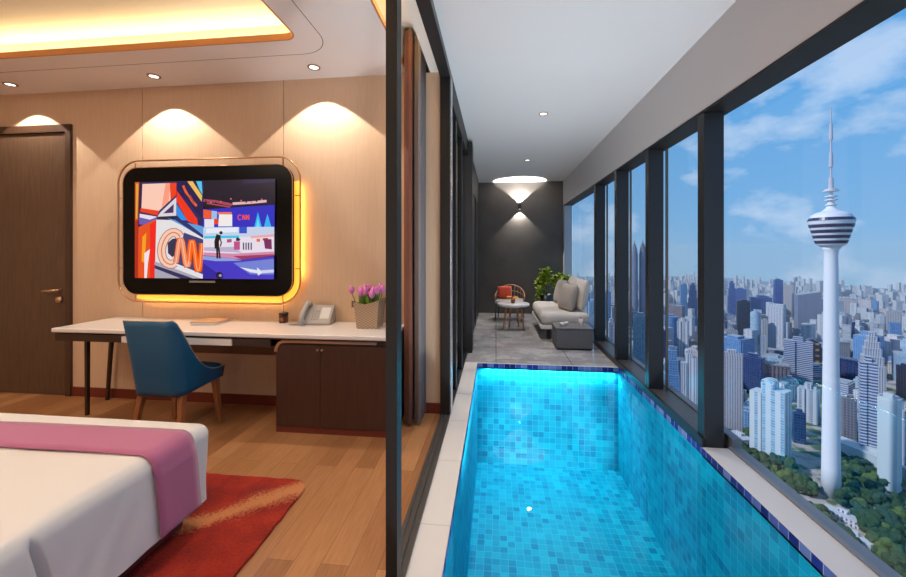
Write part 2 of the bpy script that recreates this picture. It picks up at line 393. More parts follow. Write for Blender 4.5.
# door in the front wall
d = struct('door_1', bx(-4.90, -3.982, TV-.004, TV+.035, .006, 2.455), M['door'])
struct('door_frame', bx((-3.982,-3.927,TV-.022,TV+.03,0,2.53), (-4.90,-3.982,TV-.022,TV+.03,2.462,2.53), (-4.955,-4.90,TV-.022,TV+.03,0,2.53)), M['doorframe'], d)
bm = bmesh.new(); tube(bm, [(-4.048, TV-.005, .985), (-4.048, TV-.055, .985)], .011, 10); tube(bm, [(-4.04, TV-.055, .987), (-4.10, TV-.058, .98), (-4.18, TV-.055, .977)], .011, 10)
struct('door_handle', bm, M['brass'], d, smooth=True)
bm = bmesh.new(); tube(bm, [(-4.052, TV-.004, .895), (-4.052, TV-.03, .895)], .028, 18); struct('door_lock', bm, M['brass'], d, smooth=True)
# ceiling: corridor, bedroom with tray and curtain pocket
struct('ceiling', bx(-.372, 1.42, YB, YE, CE, 3.3), M['ceiling'])
TX, TY, rr = -1.375, 2.555, .10
bm = bmesh.new()
# bedroom slab is an L round the tray; the inside corner is rounded
pts = [(XL, TV), (XL, TY), (TX-rr, TY)] + [(TX-rr+rr*math.sin(a), TY-rr+rr*math.cos(a)) for a in [R(9*i) for i in range(1, 11)]] + [(TX, YB), (-.73, YB), (-.73, TV)]
ngon(pts[::-1], CE, CE+.006, bm)
struct('ceiling.001', bm, M['ceiling_bed'])
bm = bmesh.new(); n0 = pts[1:-2]; 
edge = [p for p in pts[1:-2]]
for (a, b) in zip(edge, edge[1:]):
    v = [bm.verts.new(q) for q in ((*a, CE-.001), (*b, CE-.001), (*b, CE+.045), (*a, CE+.045))]; bm.faces.new(v)
bmesh.ops.remove_doubles(bm, verts=bm.verts[:], dist=1e-5)
o = struct('trim_9', bm, M['copper'])
sm = o.modifiers.new('s', 'SOLIDIFY'); sm.thickness = .012
struct('ceiling.002', bx((XL, TX+.12, TY+.0125, TY+.13, CE+.007, CE+.02), (TX+.0125, TX+.13, YB, TY+.13, CE+.007, CE+.02)), M['ceiling'])
CZ = 3.03
struct('ceiling.003', bx((XL, TX+.16, YB, TY+.16, CZ, CZ+.05)), M['tray'])
struct('trim_10', bx((XL, TX+.16, TY+.13, TY+.16, CE+.007, CZ), (TX+.13, TX+.16, YB, TY+.13, CE+.007, CZ)), M['tray'])
# groove in the ceiling round the tray
gp = [(XL, TY+.19)] + [(TX+.17-.24+.24*math.sin(a), TY+.19-.24+.24*math.cos(a)) for a in [R(9*i) for i in range(0, 11)]] + [(TX+.17, YB)]
bm = bmesh.new()
for a, b in zip(gp, gp[1:]):
    d_ = Vector((b[0]-a[0], b[1]-a[1])).normalized(); nx, ny = -d_.y*.003, d_.x*.003
    v = [bm.verts.new(q) for q in ((a[0]-nx,a[1]-ny,CE-.0008), (b[0]-nx,b[1]-ny,CE-.0008), (b[0]+nx,b[1]+ny,CE-.0008), (a[0]+nx,a[1]+ny,CE-.0008))]; bm.faces.new(v)
struct('trim_11', bm, mat('ceiling_groove', (.20,.17,.15), .8))
# curtain pocket
struct('ceiling.004', bx((-.73, -.545, YB, TV, 3.12, 3.2), (-.738, -.73, YB, TV, CE+.006, 3.12), (-.545, -.456, YB, TV, CE, 3.2)), M['tray'])
struct('trim_12', bx(-.742, -.729, YB, TV-.001, CE-.002, CE+.03), M['copper'])
# roof slab over everything keeps the sun out
struct('ceiling.005', bx(XL-.15, 1.8, YB-.15, YE+.15, 3.3, 3.45), M['ceiling'])
# sliding door line
struct('trim_13', bx(-.456, -.372, YB, TV+.16, 2.78, 3.3), M['dark_frame'])
struct('trim_14', bx((-.456, -.372, YB, 3.12, -.12, .006), (-.445,-.435,YB,3.12,.006,.014), (-.412,-.404,YB,3.12,.006,.02), (-.38,-.372,YB,3.12,.006,.014)), M['track'])
t = struct('door_2', bx((-.427, -.382, 1.45, 1.52, .02, 2.78)), M['black_metal'])
struct('door_frame', bx((-.456, -.376, TV-.04, TV+.03, .0, 2.80)), M['black_metal'], t)
struct('door_frame', bx((-.378, -.368, TV-.01, TV+.09, .0, 2.80)), M['alu'], t)
# second room's glazed doors beyond the wall
t = struct('door_3', bx((-.456, -.372, TV+.09, 5.05, 2.62, 3.3), (-.456,-.372,TV+.09,5.05,-.12,.03), (-.43,-.38,3.62,3.70,.03,2.62), (-.43,-.38,4.25,4.34,.03,2.62)), M['black_metal'])
struct('door_glass', bx(-.41, -.404, TV+.1, 5.05, .03, 2.62), M['doorglass'], t)
struct('trim_15', bx(-.47, -.312, 5.05, 5.32, -.1, 2.80), M['darkwall'])
struct('trim_16', bx((-.456, -.372, 5.32, YE, 2.3, 3.3), (-.456,-.372,5.32,YE,-.12,.06), (-.44,-.362,5.9,6.0,0,2.3), (-.44,-.362,6.9,7.0,0,2.3)), M['darkwall'])
struct('wall_left.001', bx(-.44, -.385, 5.32, YE, .06, 2.3), M['darkwall'])
struct('wall_left.002', bx((-3.3, -3.2, TV+.16, YE, -.1, 3.3), (-3.2,-.47,5.2,5.3,0,3.3)), M['panel'])
struct('baseboard_left', bx((-3.2,-.47,5.185,5.2,0,.1)), M['baseboard'])
struct('ceiling.006', bx(-3.2, -.456, TV+.16, YE, CE, 2.9), M['ceiling'])
# window wall
def col(n, x0, x1, y0, y1, z0=0): return struct('trim_%d' % n, bx(x0, x1, y0, y1, z0, 2.302), M['dark_frame'], bev=.002)
col(17, 1.42, 1.548, 2.80, 2.885); col(18, 1.42, 1.553, 3.76, 3.84); col(19, 1.42, 1.556, 4.72, 4.80); col(20, 1.42, 1.556, 5.68, 5.77)
col(21, 1.42, 1.565, -.8, -.715)
struct('trim_22', bx((1.405, 1.43, 2.80, 5.72, -.05, .062)), M['dark_frame'])
struct('trim_23', bx((1.43, 1.60, 2.885, 5.68, .0, .06)), M['sill'])
struct('trim_24', bx((1.575, 1.66, YB, 2.80, -.06, .012), (1.60, 1.66, 2.8, YE, -.06, .07)), M['slabgrey'])
struct('trim_25', bx((1.42, 1.60, 5.77, 8.2, .0, .03)), M['sill'])
for k, (a, b, z0) in enumerate(((YB, -.8, .012), (-.715, 2.84, .012))): 
    struct('window_%d' % (k+1), bx(1.596, 1.604, a, b, z0, 2.31), M['glass'])
for k, (a, b) in enumerate(((2.885, 3.76), (3.85, 4.72), (4.81, 5.68), (5.77, 8.2))):
    w = struct('window_%d' % (k+3), bx(1.592, 1.600, a-.04, b+.04, .03, 2.31), M['glass_far'] if k < 3 else M['glass'])
    if k < 3: struct('window_frame', bx((1.568, 1.59, a, a+.012, .06, 2.30), (1.568,1.59,b-.012,b,.06,2.30)), M['sill'], w)
struct('wall_below', bx((1.43, 1.60, YB, YE, -1.6, -.06)), M['slabgrey'])
struct('wall_below.001', bx((-.5, 1.6, PY1+.03, PY1+.2, -1.6, -.121), (-.45,-.24,YB,PY1,-1.6,-.13)), M['slabgrey'])
# ---------------------------------------------------------------- lights of the place, and added fill lights
WARM = (1., .87, .73); NEU = (1., .93, .87)
dl = None
def downlight(x, y, label, group, e, size, blend, colr, rad=.012, dz=.012, dy=0.):
    global dl
    if dl is None:
        dl = thing('ceiling_downlight', label, 'downlight', (x, y, CE), 0, group)
        bm = bmesh.new(); lathe(bm, [(.034,-.001),(.050,-.001),(.050,-.006),(.036,-.008),(.034,-.001)], 28, cap=False); obj('trim_ring', bm, mat('downlight_ring', (.35,.22,.15), .35, .6), dl, smooth=True)
        bm = bmesh.new(); lathe(bm, [(.001,-.003),(.034,-.003),(.034,-.001),(.001,-.001)], 28); obj('lens', bm, M['lamp'], dl)
        o = dl
    else: o = dup(dl, (x, y, CE), 0, label, group)
    spot((x, y+dy, CE-dz), (0,0,0), e, size, blend, colr, rad, 'downlight_beam')
    return o
WW = 52.
for x, s in ((-4.309, 'above the wooden door'), (-2.894, 'above the television, left of the wall seam'), (-1.465, 'above the desk telephone')):
    downlight(x, 2.947, 'small round recessed ceiling downlight '+s, 'downlights along the television wall', WW, 99, .05, WARM, dy=-.032)
for y, s in ((4.223, 'over the middle of the pool end, nearer one of two'), (6.353, 'over the lounge table, farther one of two')):
    downlight(.51, y, 'small round recessed ceiling downlight '+s, 'downlights over the pool corridor', 100, 130, .9, NEU, .03)
for y in (2.1, 0., -1.8): downlight(.51, y, 'round downlight over the near pool', 'downlights over the pool corridor', 62, 120, .9, NEU, .03)
for y in (1.4, .2, -1.2): downlight(-1.05, y, 'added round downlight beside the bed, out of view', 'added downlights by the bed', 32, 120, .9, WARM, .03)  # added out of view to brighten the bed and bedroom
# cove light: warm strips lying on the ledge behind the copper lip
area(((XL+TX)/2, TY+.07, CE+.03), (R(180), 0, 0), 13, 4.1, .04, (1.,.75,.36), 'cove_strip')
area((TX+.07, 0, CE+.03), (R(180), 0, 0), 15, .04, 4.9, (1.,.75,.36), 'cove_strip')
area((-.60, .3, 3.05), (0, 0, 0), 10, .03, 5., (1.,.60,.22), 'pocket_strip')
# under-coping pool strips
area((.6, PY1-.03, -.06), (R(0), 0, 0), 17, 1.5, .03, (.65,.95,1.), 'pool_strip')
area((PX0+.03, 3.5, -.06), (0, R(-25), 0), 7, .03, 2.0, (.65,.95,1.), 'pool_strip')
# added light that brightens the second room
area((-1.4, 4.1, CE-.02), (0,0,0), 25, .5, .5, WARM, 'room_fill')

area((-3.4, .2, CZ-.03), (0,0,0), 64, 1.2, 1.2, (1.,.82,.64), 'tray_fill')  # added area light out of view, raises the bedroom's warm ambient
pl_ = None
for y in (2.3, .7, -1.):
    if pl_ is None:
        pl_ = thing('pool_floor_fill', 'added underwater fill light on the unseen pool floor', 'added fill light', (.59, y, PZ+.001), 0, 'added fill lights on the pool floor')
        bm = bmesh.new(); lathe(bm, [(.12,0),(.13,.012),(.10,.016),(.09,.010)], 28); obj('housing', bm, M['alu'], pl_, smooth=True)
    else: dup(pl_, (.59, y, PZ+.001))
    area((.59, y, PZ+.03), (R(180-30), 0, 0), 22, .2, .2, (1.,.86,.88), 'pool_ceiling_fill', 80)  # uplights added out of view to brighten the corridor ceiling
for x in (-.9, -4.3):
    l = bpy.data.lights.new('bedside_fill', 'POINT'); l.energy = 16; l.color = (1.,.86,.72); l.shadow_soft_size = .12; o = bpy.data.objects.new('bedside_fill', l); C.objects.link(o); o.location = (x, -2.1, 1.15)  # added point lights behind the camera, fill for bedroom ceiling and bed side


t = thing('pool_wall_fill', 'added underwater fill light in the unseen near end wall of the pool', 'added fill light', (.59, PY0, -.95))
bm = bmesh.new(); tube(bm, [(0,.003,0),(0,.02,0)], .13, 24); obj('housing', bm, M['alu'], t, smooth=True)
spot((.59, PY0+.05, -.95), (R(90.8), 0, 0), 2300, 14, .5, (.85,.98,1.), .1, 'pool_wall_fill')  # added spot behind the camera, lights the far pool wall evenly
# ================================================================= television
def S(h):
    c = [int(h[i:i+2], 16)/255 for i in (0,2,4)]; return tuple(x/12.92 if x <= .04045 else ((x+.055)/1.055)**2.4 for x in c)
tv = thing('television', 'large black wall-mounted television showing a news studio, in a rounded rose-gold frame', 'television', (-2.505, TV, 1.53))
OX, OY, OZ = -2.505, TV, 1.53
def tvl(P_): return [(x-OX, z-OZ) for x, z in P_]
def slabxz(P_, y0, y1):
    bm = bmesh.new(); a = [bm.verts.new((x,y0,z)) for x,z in P_]; b = [bm.verts.new((x,y1,z)) for x,z in P_]; n = len(P_)
    bm.faces.new(a); bm.faces.new(b[::-1])
    for i in range(n): bm.faces.new([a[i], b[i], b[(i+1)%n], a[(i+1)%n]])
    return bm
obj('bezel', slabxz(tvl(rrect(-3.298,-1.71,.968,2.084,.135)), -.098, -.06), M['black_gloss'], tv)
obj('mount', bx(-.3,.3,-.06,-.001,-.25,.25), M['black_metal'], tv)
ring = tvl(rrect(-3.345,-1.637,.902,2.148,.20,10))
bm = bmesh.new(); tube(bm, [(x,-.098,z) for x,z in ring], .007, 8, True); obj('frame_ring', bm, M['gold'], tv, smooth=True)
bm = bmesh.new(); tube(bm, [(x,-.097,z) for x,z in tvl(rrect(-3.301,-1.707,.965,2.087,.138))], .004, 6, True); obj('bezel_edge', bm, M['gold'], tv, smooth=True)
def bracket(p, q): bm = bmesh.new(); tube(bm, [p, q], .005, 6); obj('bracket', bm, M['gold'], tv, smooth=True)
for x, z in ((-3.345,1.82),(-3.345,1.20),(-1.637,1.82),(-1.637,1.20)):
    s = 1 if x < -2.5 else -1; bracket((x-OX,-.085,z-OZ), (x+s*.05-OX,-.085,z-OZ))
for z in (2.148, .902):
    for x in (-3.19, -1.80): s = -1 if z > 1.5 else 1; bracket((x-OX,-.085,z-OZ), (x-OX,-.085,z+s*.07-OZ))
r1 = rrect(-3.325,-1.657,.922,2.128,.18,10)
# led band behind the bezel: along the bottom, round the corner and up the right side
ri, ro = tvl(rrect(-3.285,-1.722,.980,2.072,.13,10)), tvl(rrect(-3.325,-1.657,.920,2.130,.18,10))
bm = bmesh.new()
for k in list(range(30, 43)) + [43]:
    a, b = k, (k+1) % 44
    v = [bm.verts.new((q[0], -.06, q[1])) for q in (ri[a], ri[b], ro[b], ro[a])]; bm.faces.new(v)
bmesh.ops.remove_doubles(bm, verts=bm.verts[:], dist=1e-4)
led = obj('led_strip', bm, M['warmstrip'], tv); s_ = led.modifiers.new('s', 'SOLIDIFY'); s_.thickness = .006
# picture on the screen
SX0, SX1, SZ0, SZ1 = -3.18-OX, -1.853-OX, 1.112-OZ, 1.960-OZ
scr = bmesh.new(); smats = []; lay = [0]
def spt(x, y): return (SX0 + (min(max(x,72),750)-72)/678*(SX1-SX0), -.0985-.00025*lay[0], SZ1 - (min(max(y,50),522)-50)/472*(SZ1-SZ0))
def sm(h):
    for i, (k, m) in enumerate(smats):
        if k == h: return i
    m = mat('screen_colour', (0,0,0), .25, emit=S(h), es=.95); smats.append((h, m)); return len(smats)-1
def poly(h, *pts):
    lay[0] += 1; v = [scr.verts.new(spt(*p)) for p in pts]; f = scr.faces.new(v); f.material_index = sm(h)
def stroke(h, w, *pts):
    lay[0] += 1; P_ = [Vector(p) for p in pts]; n = len(P_); L, Rr = [], []
    for i, p in enumerate(P_):
        d = (P_[min(i+1,n-1)]-P_[max(i-1,0)]).normalized(); q = Vector((-d.y, d.x))*w/2; L.append(p+q); Rr.append(p-q)
    for i in range(n-1):
        v = [scr.verts.new(spt(*q)) for q in (L[i], L[i+1], Rr[i+1], Rr[i])]; scr.faces.new(v).material_index = sm(h)
def disc(h, x, y, r): poly(h, *[(x+r*math.cos(R(a)), y+r*math.sin(R(a))) for a in range(0,360,30)])
poly('23265e', (72,50),(415,50),(415,522),(72,522))
poly('d8551c', (72,50),(98,50),(92,522),(72,522)); poly('e9a83c', (78,58),(90,58),(84,230),(76,230))
poly('2a1440', (94,50),(106,50),(96,300),(86,300))
poly('ffcdb9', (110,60),(275,58),(262,130),(190,195),(105,182)); poly('ff9d82', (225,58),(250,58),(240,150),(205,180))
poly('f0401c', (246,58),(279,58),(277,118),(250,142)); poly('ee3a18', (102,178),(195,193),(185,216),(98,196))
poly('ddd9e2', (278,128),(278,218),(185,222),(200,200)); poly('4a2560', (266,160),(264,203),(214,206))
poly('1c174f', (280,54),(402,52),(412,245),(280,92)); poly('f2331a', (280,95),(380,235),(384,266),(335,246),(280,150))
poly('1e8fe8', (280,160),(332,242),(304,240),(280,214)); poly('f0c060', (332,52),(358,52),(404,122),(402,152)); poly('50c8f0', (375,52),(402,54),(406,118),(392,96))
stroke('e8602a', 12, (312,72),(326,104),(346,128),(358,150),(378,172)); stroke('1c174f', 3, (322,80),(366,160))
poly('6a5ab0', (95,218),(190,226),(150,266),(95,258)); poly('e6e2ee', (98,206),(186,222),(150,236),(98,224)); poly('1e1c40', (180,222),(280,218),(262,236),(200,236))
poly('e8501c', (92,272),(182,234),(172,522),(88,522)); poly('f9a21e', (112,320),(132,300),(124,450),(108,440)); poly('f2221a', (150,260),(182,240),(172,522),(150,522)); poly('f5e6ee', (122,400),(150,380),(140,450),(134,522),(122,522))
poly('b02418', (76,240),(92,236),(90,522),(76,522))
poly('e6e3e6', (182,236),(282,240),(416,330),(416,522),(174,522)); poly('5aa0e0', (236,230),(416,272),(416,330),(300,262)); poly('26306e', (270,236),(330,250),(416,318),(416,332))
poly('3b3f76', (318,300),(416,336),(416,505),(330,470),(280,450)); poly('a9a7b8', (174,440),(330,496),(400,522),(174,522)); poly('2a2d5c', (174,458),(340,514),(360,522),(300,522),(174,474))
Cp = [(300,322),(290,308),(276,300),(260,300),(244,308),(230,322),(219,342),(211,366),(208,390),(211,414),(219,434),(232,447),(248,454),(262,454),(274,446)]
N1 = [(276,440),(288,395),(302,334),(312,326),(320,345),(332,430),(342,472)]; N2 = [(342,472),(350,410),(360,352),(368,346),(374,375),(384,470),(391,492),(398,470),(411,352)]
poly('2a2d50', (262,330),(292,326),(284,400),(262,420),(240,400),(238,350))
N1 = [(280,446),(287,400),(293,355),(299,334),(306,334),(312,350),(319,400),(326,445),(332,462),(338,462),(343,440)]; N2 = [(343,440),(346,400),(350,360),(354,342),(361,342),(366,360),(373,410),(380,465),(385,484),(391,484),(396,465),(401,410),(406,352)]
stroke('b8604a', 44, *Cp); stroke('f6cdb8', 36, *Cp); stroke('e0785a', 6, *Cp)
stroke('a83a1c', 30, *N1); stroke('a8300c', 30, *N2); stroke('f4936a', 23, *N1); stroke('ff6a1c', 23, *N2); stroke('ffd0b8', 3, *N1); stroke('ffc090', 3, *N2)
poly('13142a', (413,50),(750,50),(750,200),(413,200)); poly('241f4c', (600,50),(750,50),(750,66),(600,70))
stroke('a8465e', 13, (413,146),(470,152),(550,170)); stroke('e6b8c0', 12, (552,164),(640,160),(710,154)); stroke('b84a5e', 6, (430,160),(540,180))
for i in range(12): disc('e86a70' if i % 2 else '2a1830', 425+24*i, 150+9*math.sin(i*.9), 4)
poly('08080f', (413,178),(550,190),(750,168),(640,212),(413,190))
poly('2b2cc2', (413,190),(748,172),(748,280),(413,280)); poly('f0582c', (415,190),(452,196),(455,235),(415,232)); poly('9cc2ea', (454,196),(480,200),(480,240),(454,240)); poly('e8e6f0', (420,236),(466,238),(466,276),(420,276)); poly('e8402a', (466,236),(488,236),(486,262),(466,262))
poly('f3efec', (490,214),(552,216),(552,272),(486,272)); poly('f2765a', (484,204),(550,204),(550,216),(484,214))
poly('28b4f0', (655,276),(672,205),(690,276)); poly('28b4f0', (700,276),(716,214),(734,276)); poly('6fe0ff', (664,276),(672,235),(682,276))
stroke('f0503a', 5, (594,221),(585,218),(580,224),(580,236),(585,242),(594,239))
for x in (602, 620):
    stroke('f0503a', 5, (x,242),(x,218)); stroke('f0503a', 5, (x,219),(x+11,241)); stroke('f0503a', 5, (x+11,242),(x+11,218))
poly('c6d4ee', (416,276),(748,276),(748,322),(416,322)); poly('3054c8', (586,276),(622,276),(622,306),(586,306)); poly('e8eef8', (430,282),(580,276),(580,300),(430,304))
poly('e9dfec', (416,322),(748,322),(748,408),(416,408)); poly('30c8e8', (420,318),(586,316),(586,328),(420,330)); poly('f0a8b0', (640,318),(748,310),(748,322),(640,330)); poly('bcb2d0', (420,372),(560,370),(600,398),(420,388))
poly('c0508a', (562,344),(590,344),(590,384),(562,384)); poly('7a2060', (700,334),(736,334),(738,382),(706,378)); poly('1c1a30', (572,330),(580,324),(592,334),(588,342),(572,342)); poly('8a2a3a', (696,330),(720,328),(720,338),(696,340))
for x in (604,616,628,640): poly('3a3a66', (x,350),(x+6,350),(x+6,384),(x,384))
poly('e06a50', (668,332),(684,332),(684,346),(668,346)); poly('b05080', (530,334),(552,332),(552,348),(530,350))
poly('d489ae', (420,396),(560,402),(748,392),(748,412),(600,430),(420,410)); poly('a03860', (560,414),(748,404),(748,412),(600,430))
poly('3f36c4', (416,410),(600,430),(748,414),(748,522),(416,522)); poly('8fa2dc', (416,412),(560,426),(600,436),(480,438),(416,430)); poly('7182d6', (560,446),(748,426),(748,500),(640,500)); poly('2a22a0', (416,446),(520,520),(416,522))
poly('e2e8f4', (590,466),(672,480),(670,466),(698,490),(676,506),(672,494),(640,490)); poly('cdd8f2', (690,480),(748,476),(748,490),(696,494))
stroke('0a0812', 22, (492,312),(482,345),(484,378)); stroke('0a0812', 9, (484,372),(486,425)); stroke('0a0812', 8, (492,372),(498,425)); disc('0a0812', 503, 303, 8); stroke('0a0812', 6, (496,320),(505,350),(500,368))
disc('0c0a1a', 495, 506, 17); disc('a890d0', 500, 506, 7)
me = bpy.data.meshes.new('screen'); bmesh.ops.recalc_face_normals(scr, faces=scr.faces[:]); scr.to_mesh(me); scr.free(); link('screen', me, [m for _, m in smats], tv)
obj('logo_bar', bx(-2.655-OX, -2.41-OX, -.1005, -.098, 1.075-OZ, 1.092-OZ), mat('grey_bar', (.25,.22,.2), .4), tv)
# ================================================================= desk
DT = .745
dk = thing('writing_desk', 'long white marble-topped writing desk with dark apron and slim dark legs under the television', 'desk', (-2.1, 2.88, 0))
def L(b, o): return tuple(b[i]-o[i//2] for i in range(6))
do = (-2.1, 2.88, 0)
bm = bmesh.new(); rbox(bm, *L((-3.465,-.735,2.62,TV-.002,DT-.032,DT), do), .008, 2, k=2); obj('desktop', bm, M['marble'], dk, smooth=False)
obj('apron', bx(L((-3.445,-2.86,2.635,3.13,.645,.70), do), L((-2.86,-1.645,2.66,3.13,.645,.70), do), L((-3.445,-.75,2.66,3.13,.695,.7125), do), L((-1.945,-1.645,2.635,3.13,.645,.70), do)), M['desk_wood'], dk)
dr = obj('drawer', bx(L((-2.858,-1.948,2.628,2.66,.647,.694), do)), M['white_lacquer'], dk, bev=.002)
for x, y in ((-3.345,2.79),(-3.50,3.09)): obj('leg', leg_bm((x-do[0]-(.0 if y < 3 else .0),y-do[1],0),(x-do[0]+(0 if y < 3 else .05),y-do[1],.646),.022,.026), M['desk_wood'], dk)
obj('back_panel', bx(L((-3.0,-1.645,3.105,3.14,.45,.645), do)), mat('walnut_modesty', (.17,.075,.035), .5), dk)
cb = thing('desk_cabinet', 'dark espresso two-door cabinet with rounded copper-edged corner under the desk', 'cabinet', (-1.2, 2.9, 0))
c0 = (-1.2, 2.9, 0)
prof = [(-1.635,.0),( -.755,.0),(-.755,.69)] + [(-1.635+.07-.07*math.sin(R(a)), .69-.07+.07*math.cos(R(a))) for a in range(0, 91, 15)]
obj('body', slabxz([(x-c0[0], z) for x, z in prof], 2.70-c0[1], 3.13-c0[1]), M['cab'], cb)
obj('plinth', bx(L((-1.632,-.757,2.688,2.70,.0,.045), c0)), mat('red_brown_plinth', (.13,.022,.012), .4), cb)
pr = [(-1.628,.05),(-1.287,.05),(-1.287,.655)] + [(-1.628+.06-.06*math.sin(R(a)), .655-.06+.06*math.cos(R(a))) for a in range(0, 91, 15)]
d1 = obj('door', slabxz([(x-c0[0], z) for x, z in pr], 2.682-c0[1], 2.70-c0[1]), M['cab'], cb)
d2 = obj('door', bx(L((-1.283,-.757,2.682,2.70,.05,.655), c0)), M['cab'], cb)
for d_, x in ((d1,-1.302),(d2,-1.268)):
    bm = bmesh.new(); tube(bm, [(x-c0[0],2.682-c0[1],.622),(x-c0[0],2.668-c0[1],.622)], .008, 12); obj('knob', bm, M['brass'], d_, smooth=True)
hp = [(-1.632,.60),(-1.628,.63),(-1.61,.66),(-1.585,.675),(-1.55,.68),(-.86,.68)]
bm = bmesh.new(); tube(bm, [(x-c0[0],2.684-c0[1],z) for x,z in hp], .013, 8); obj('edge_trim', bm, mat('copper_edge', (.62,.33,.19), .4, .2), cb, smooth=True)
# ---------------------------------------------------------------- blue chair
ch = thing('desk_chair', 'teal-blue leather desk chair with tan piping and brown wooden legs', 'chair', (-2.36, 2.60, 0), 0)
HW, B, FR = .205, -.19, .23; rc = .075
path = [(-HW+.0, FR), (-HW, .15), (-HW, .05), (-HW, -.05), (-HW, B+rc)] + [(-HW+rc-rc*math.cos(R(a)), B+rc-rc*math.sin(R(a))) for a in range(15, 91, 15)]
path = path + [(-x, y) for x, y in path[::-1]][0:]
pp = []
for p in path:
    if not pp or (Vector(p)-Vector(pp[-1])).length > 1e-4: pp.append(p)
fine = []
for a, b in zip(pp, pp[1:]):
    k = max(1, int((Vector(b)-Vector(a)).length/.025))
    for i in range(k): fine.append((a[0]+(b[0]-a[0])*i/k, a[1]+(b[1]-a[1])*i/k))
fine.append(pp[-1])
def ztop(x, y):
    t = min(max((y-(B+.03))/(FR-B-.03), 0), 1)
    return .44 + .435*(1-t)**3.2
def shellpt(x, y, s, inset=0):
    zt = ztop(x, y); zb = .335 + .02*max(0, (y-B)/.5); z = zb + (zt-zb)*s
    n = Vector((x, y+.02)); n = n/max(n.length, 1e-6); q = Vector((x, y)) - n*inset
    lean = max(0, (z-.36))/.5; k = max(0, min(1, (-(y)+.10)/.3))
    q.y -= .085*lean**1.1*k; q.x *= 1 - .10*(1-s)*(1 if abs(x) > .1 else 1)*(.8) + .03*lean
    return Vector((q.x, q.y, z))
bm = bmesh.new(); SN = 12; gi = []
outer = [[bm.verts.new(shellpt(x, y, s/SN)) for s in range(SN+1)] for x, y in fine]
inner = [[bm.verts.new(shellpt(x, y, s/SN, .035)) for s in range(SN+1)] for x, y in fine]
for i in range(len(fine)-1):
    for s in range(SN):
        bm.faces.new([outer[i][s], outer[i+1][s], outer[i+1][s+1], outer[i][s+1]]); bm.faces.new([inner[i][s], inner[i][s+1], inner[i+1][s+1], inner[i+1][s]])
    bm.faces.new([outer[i][SN], outer[i+1][SN], inner[i+1][SN], inner[i][SN]]); bm.faces.new([outer[i][0], inner[i][0], inner[i+1][0], outer[i+1][0]])
for e in (0, -1):
    for s in range(SN): bm.faces.new([outer[e][s], outer[e][s+1], inner[e][s+1], inner[e][s]])
bk = obj('backrest', bm, M['blue'], ch, smooth=True)
bm = bmesh.new(); tube(bm, [shellpt(x, y, 1, .004)+Vector((0,0,.002)) for x, y in fine], .0045, 6); obj('piping', bm, M['piping'], bk, smooth=True)
bm = bmesh.new()
rbox(bm, -.19, .19, -.15, .245, .345, .455, .035, 8, lambda p: Vector((p.x*(1-.06*max(0,(.40-p.z))/.05), p.y, p.z + (.012*(1-(p.x/.2)**2) if p.z > .44 else 0)))); obj('seat', bm, M['blue'], ch, smooth=True)
for x, y, tx, ty in ((-.20,.20,-.17,.17),(.195,.19,.17,.17),(-.18,-.19,-.15,-.13),(.19,-.19,.155,-.13)): obj('leg', leg_bm((x,y,0),(tx,ty,.35),.026,.044), M['leg'], ch, bev=.003)
# ---------------------------------------------------------------- things on the desk
bk = thing('book', 'thin tan-covered book lying on the white desk below the television', 'book', (-2.38, 2.975, DT), R(4))
obj('pages', bx(-.105,.103,-.108,.108,.003,.020), M['paper'], bk); obj('cover', bx((-.109,.107,-.112,.112,.0,.003),(-.109,.107,-.112,.112,.020,.024)), M['bookcover'], bk)
jr = thing('candle_jar', 'small dark amber glass candle jar with black lid beside the telephone', 'jar', (-1.785, 3.05, DT))
bm = bmesh.new(); lathe(bm, [(.034,0),(.037,.004),(.037,.06),(.034,.064)], 24); obj('glass_body', bm, M['amber'], jr, smooth=True)
bm = bmesh.new(); lathe(bm, [(.038,.064),(.038,.080),(.034,.083)], 24); obj('lid', bm, M['black_metal'], jr, smooth=True)
obj('label', (lambda b: b)(bx(-.018,.018,-.0385,-.036,.018,.045)), mat('brown_label', (.20,.08,.04), .6), jr)
dsh = obj('trinket_dish', (lambda b: lathe(b, [(.02,0),(.045,.008),(.047,.012),(.04,.008),(.01,.004)], 24))(bmesh.new()), M['silver'], None, smooth=True)
dsh.location = (-1.655, 2.98, DT); tag(dsh, 'tiny silver dish lying on the desk at the foot of the telephone', 'dish')
ph = thing('telephone', 'pale grey desk telephone with corded handset and large display on the white desk', 'telephone', (-1.475, 3.04, DT), R(6))
def wedge(x0, x1, prof):   # profile in yz
    bm = bmesh.new(); a = [bm.verts.new((x0,y,z)) for y,z in prof]; b = [bm.verts.new((x1,y,z)) for y,z in prof]; n = len(prof)
    bm.faces.new(a); bm.faces.new(b[::-1])
    for i in range(n): bm.faces.new([a[i], b[i], b[(i+1)%n], a[(i+1)%n]])
    return bm
obj('base', wedge(-.11, .125, [(-.075,0),(.075,0),(.065,.145),(.045,.15),(-.08,.02)]), M['white_plastic'], ph, bev=.006)
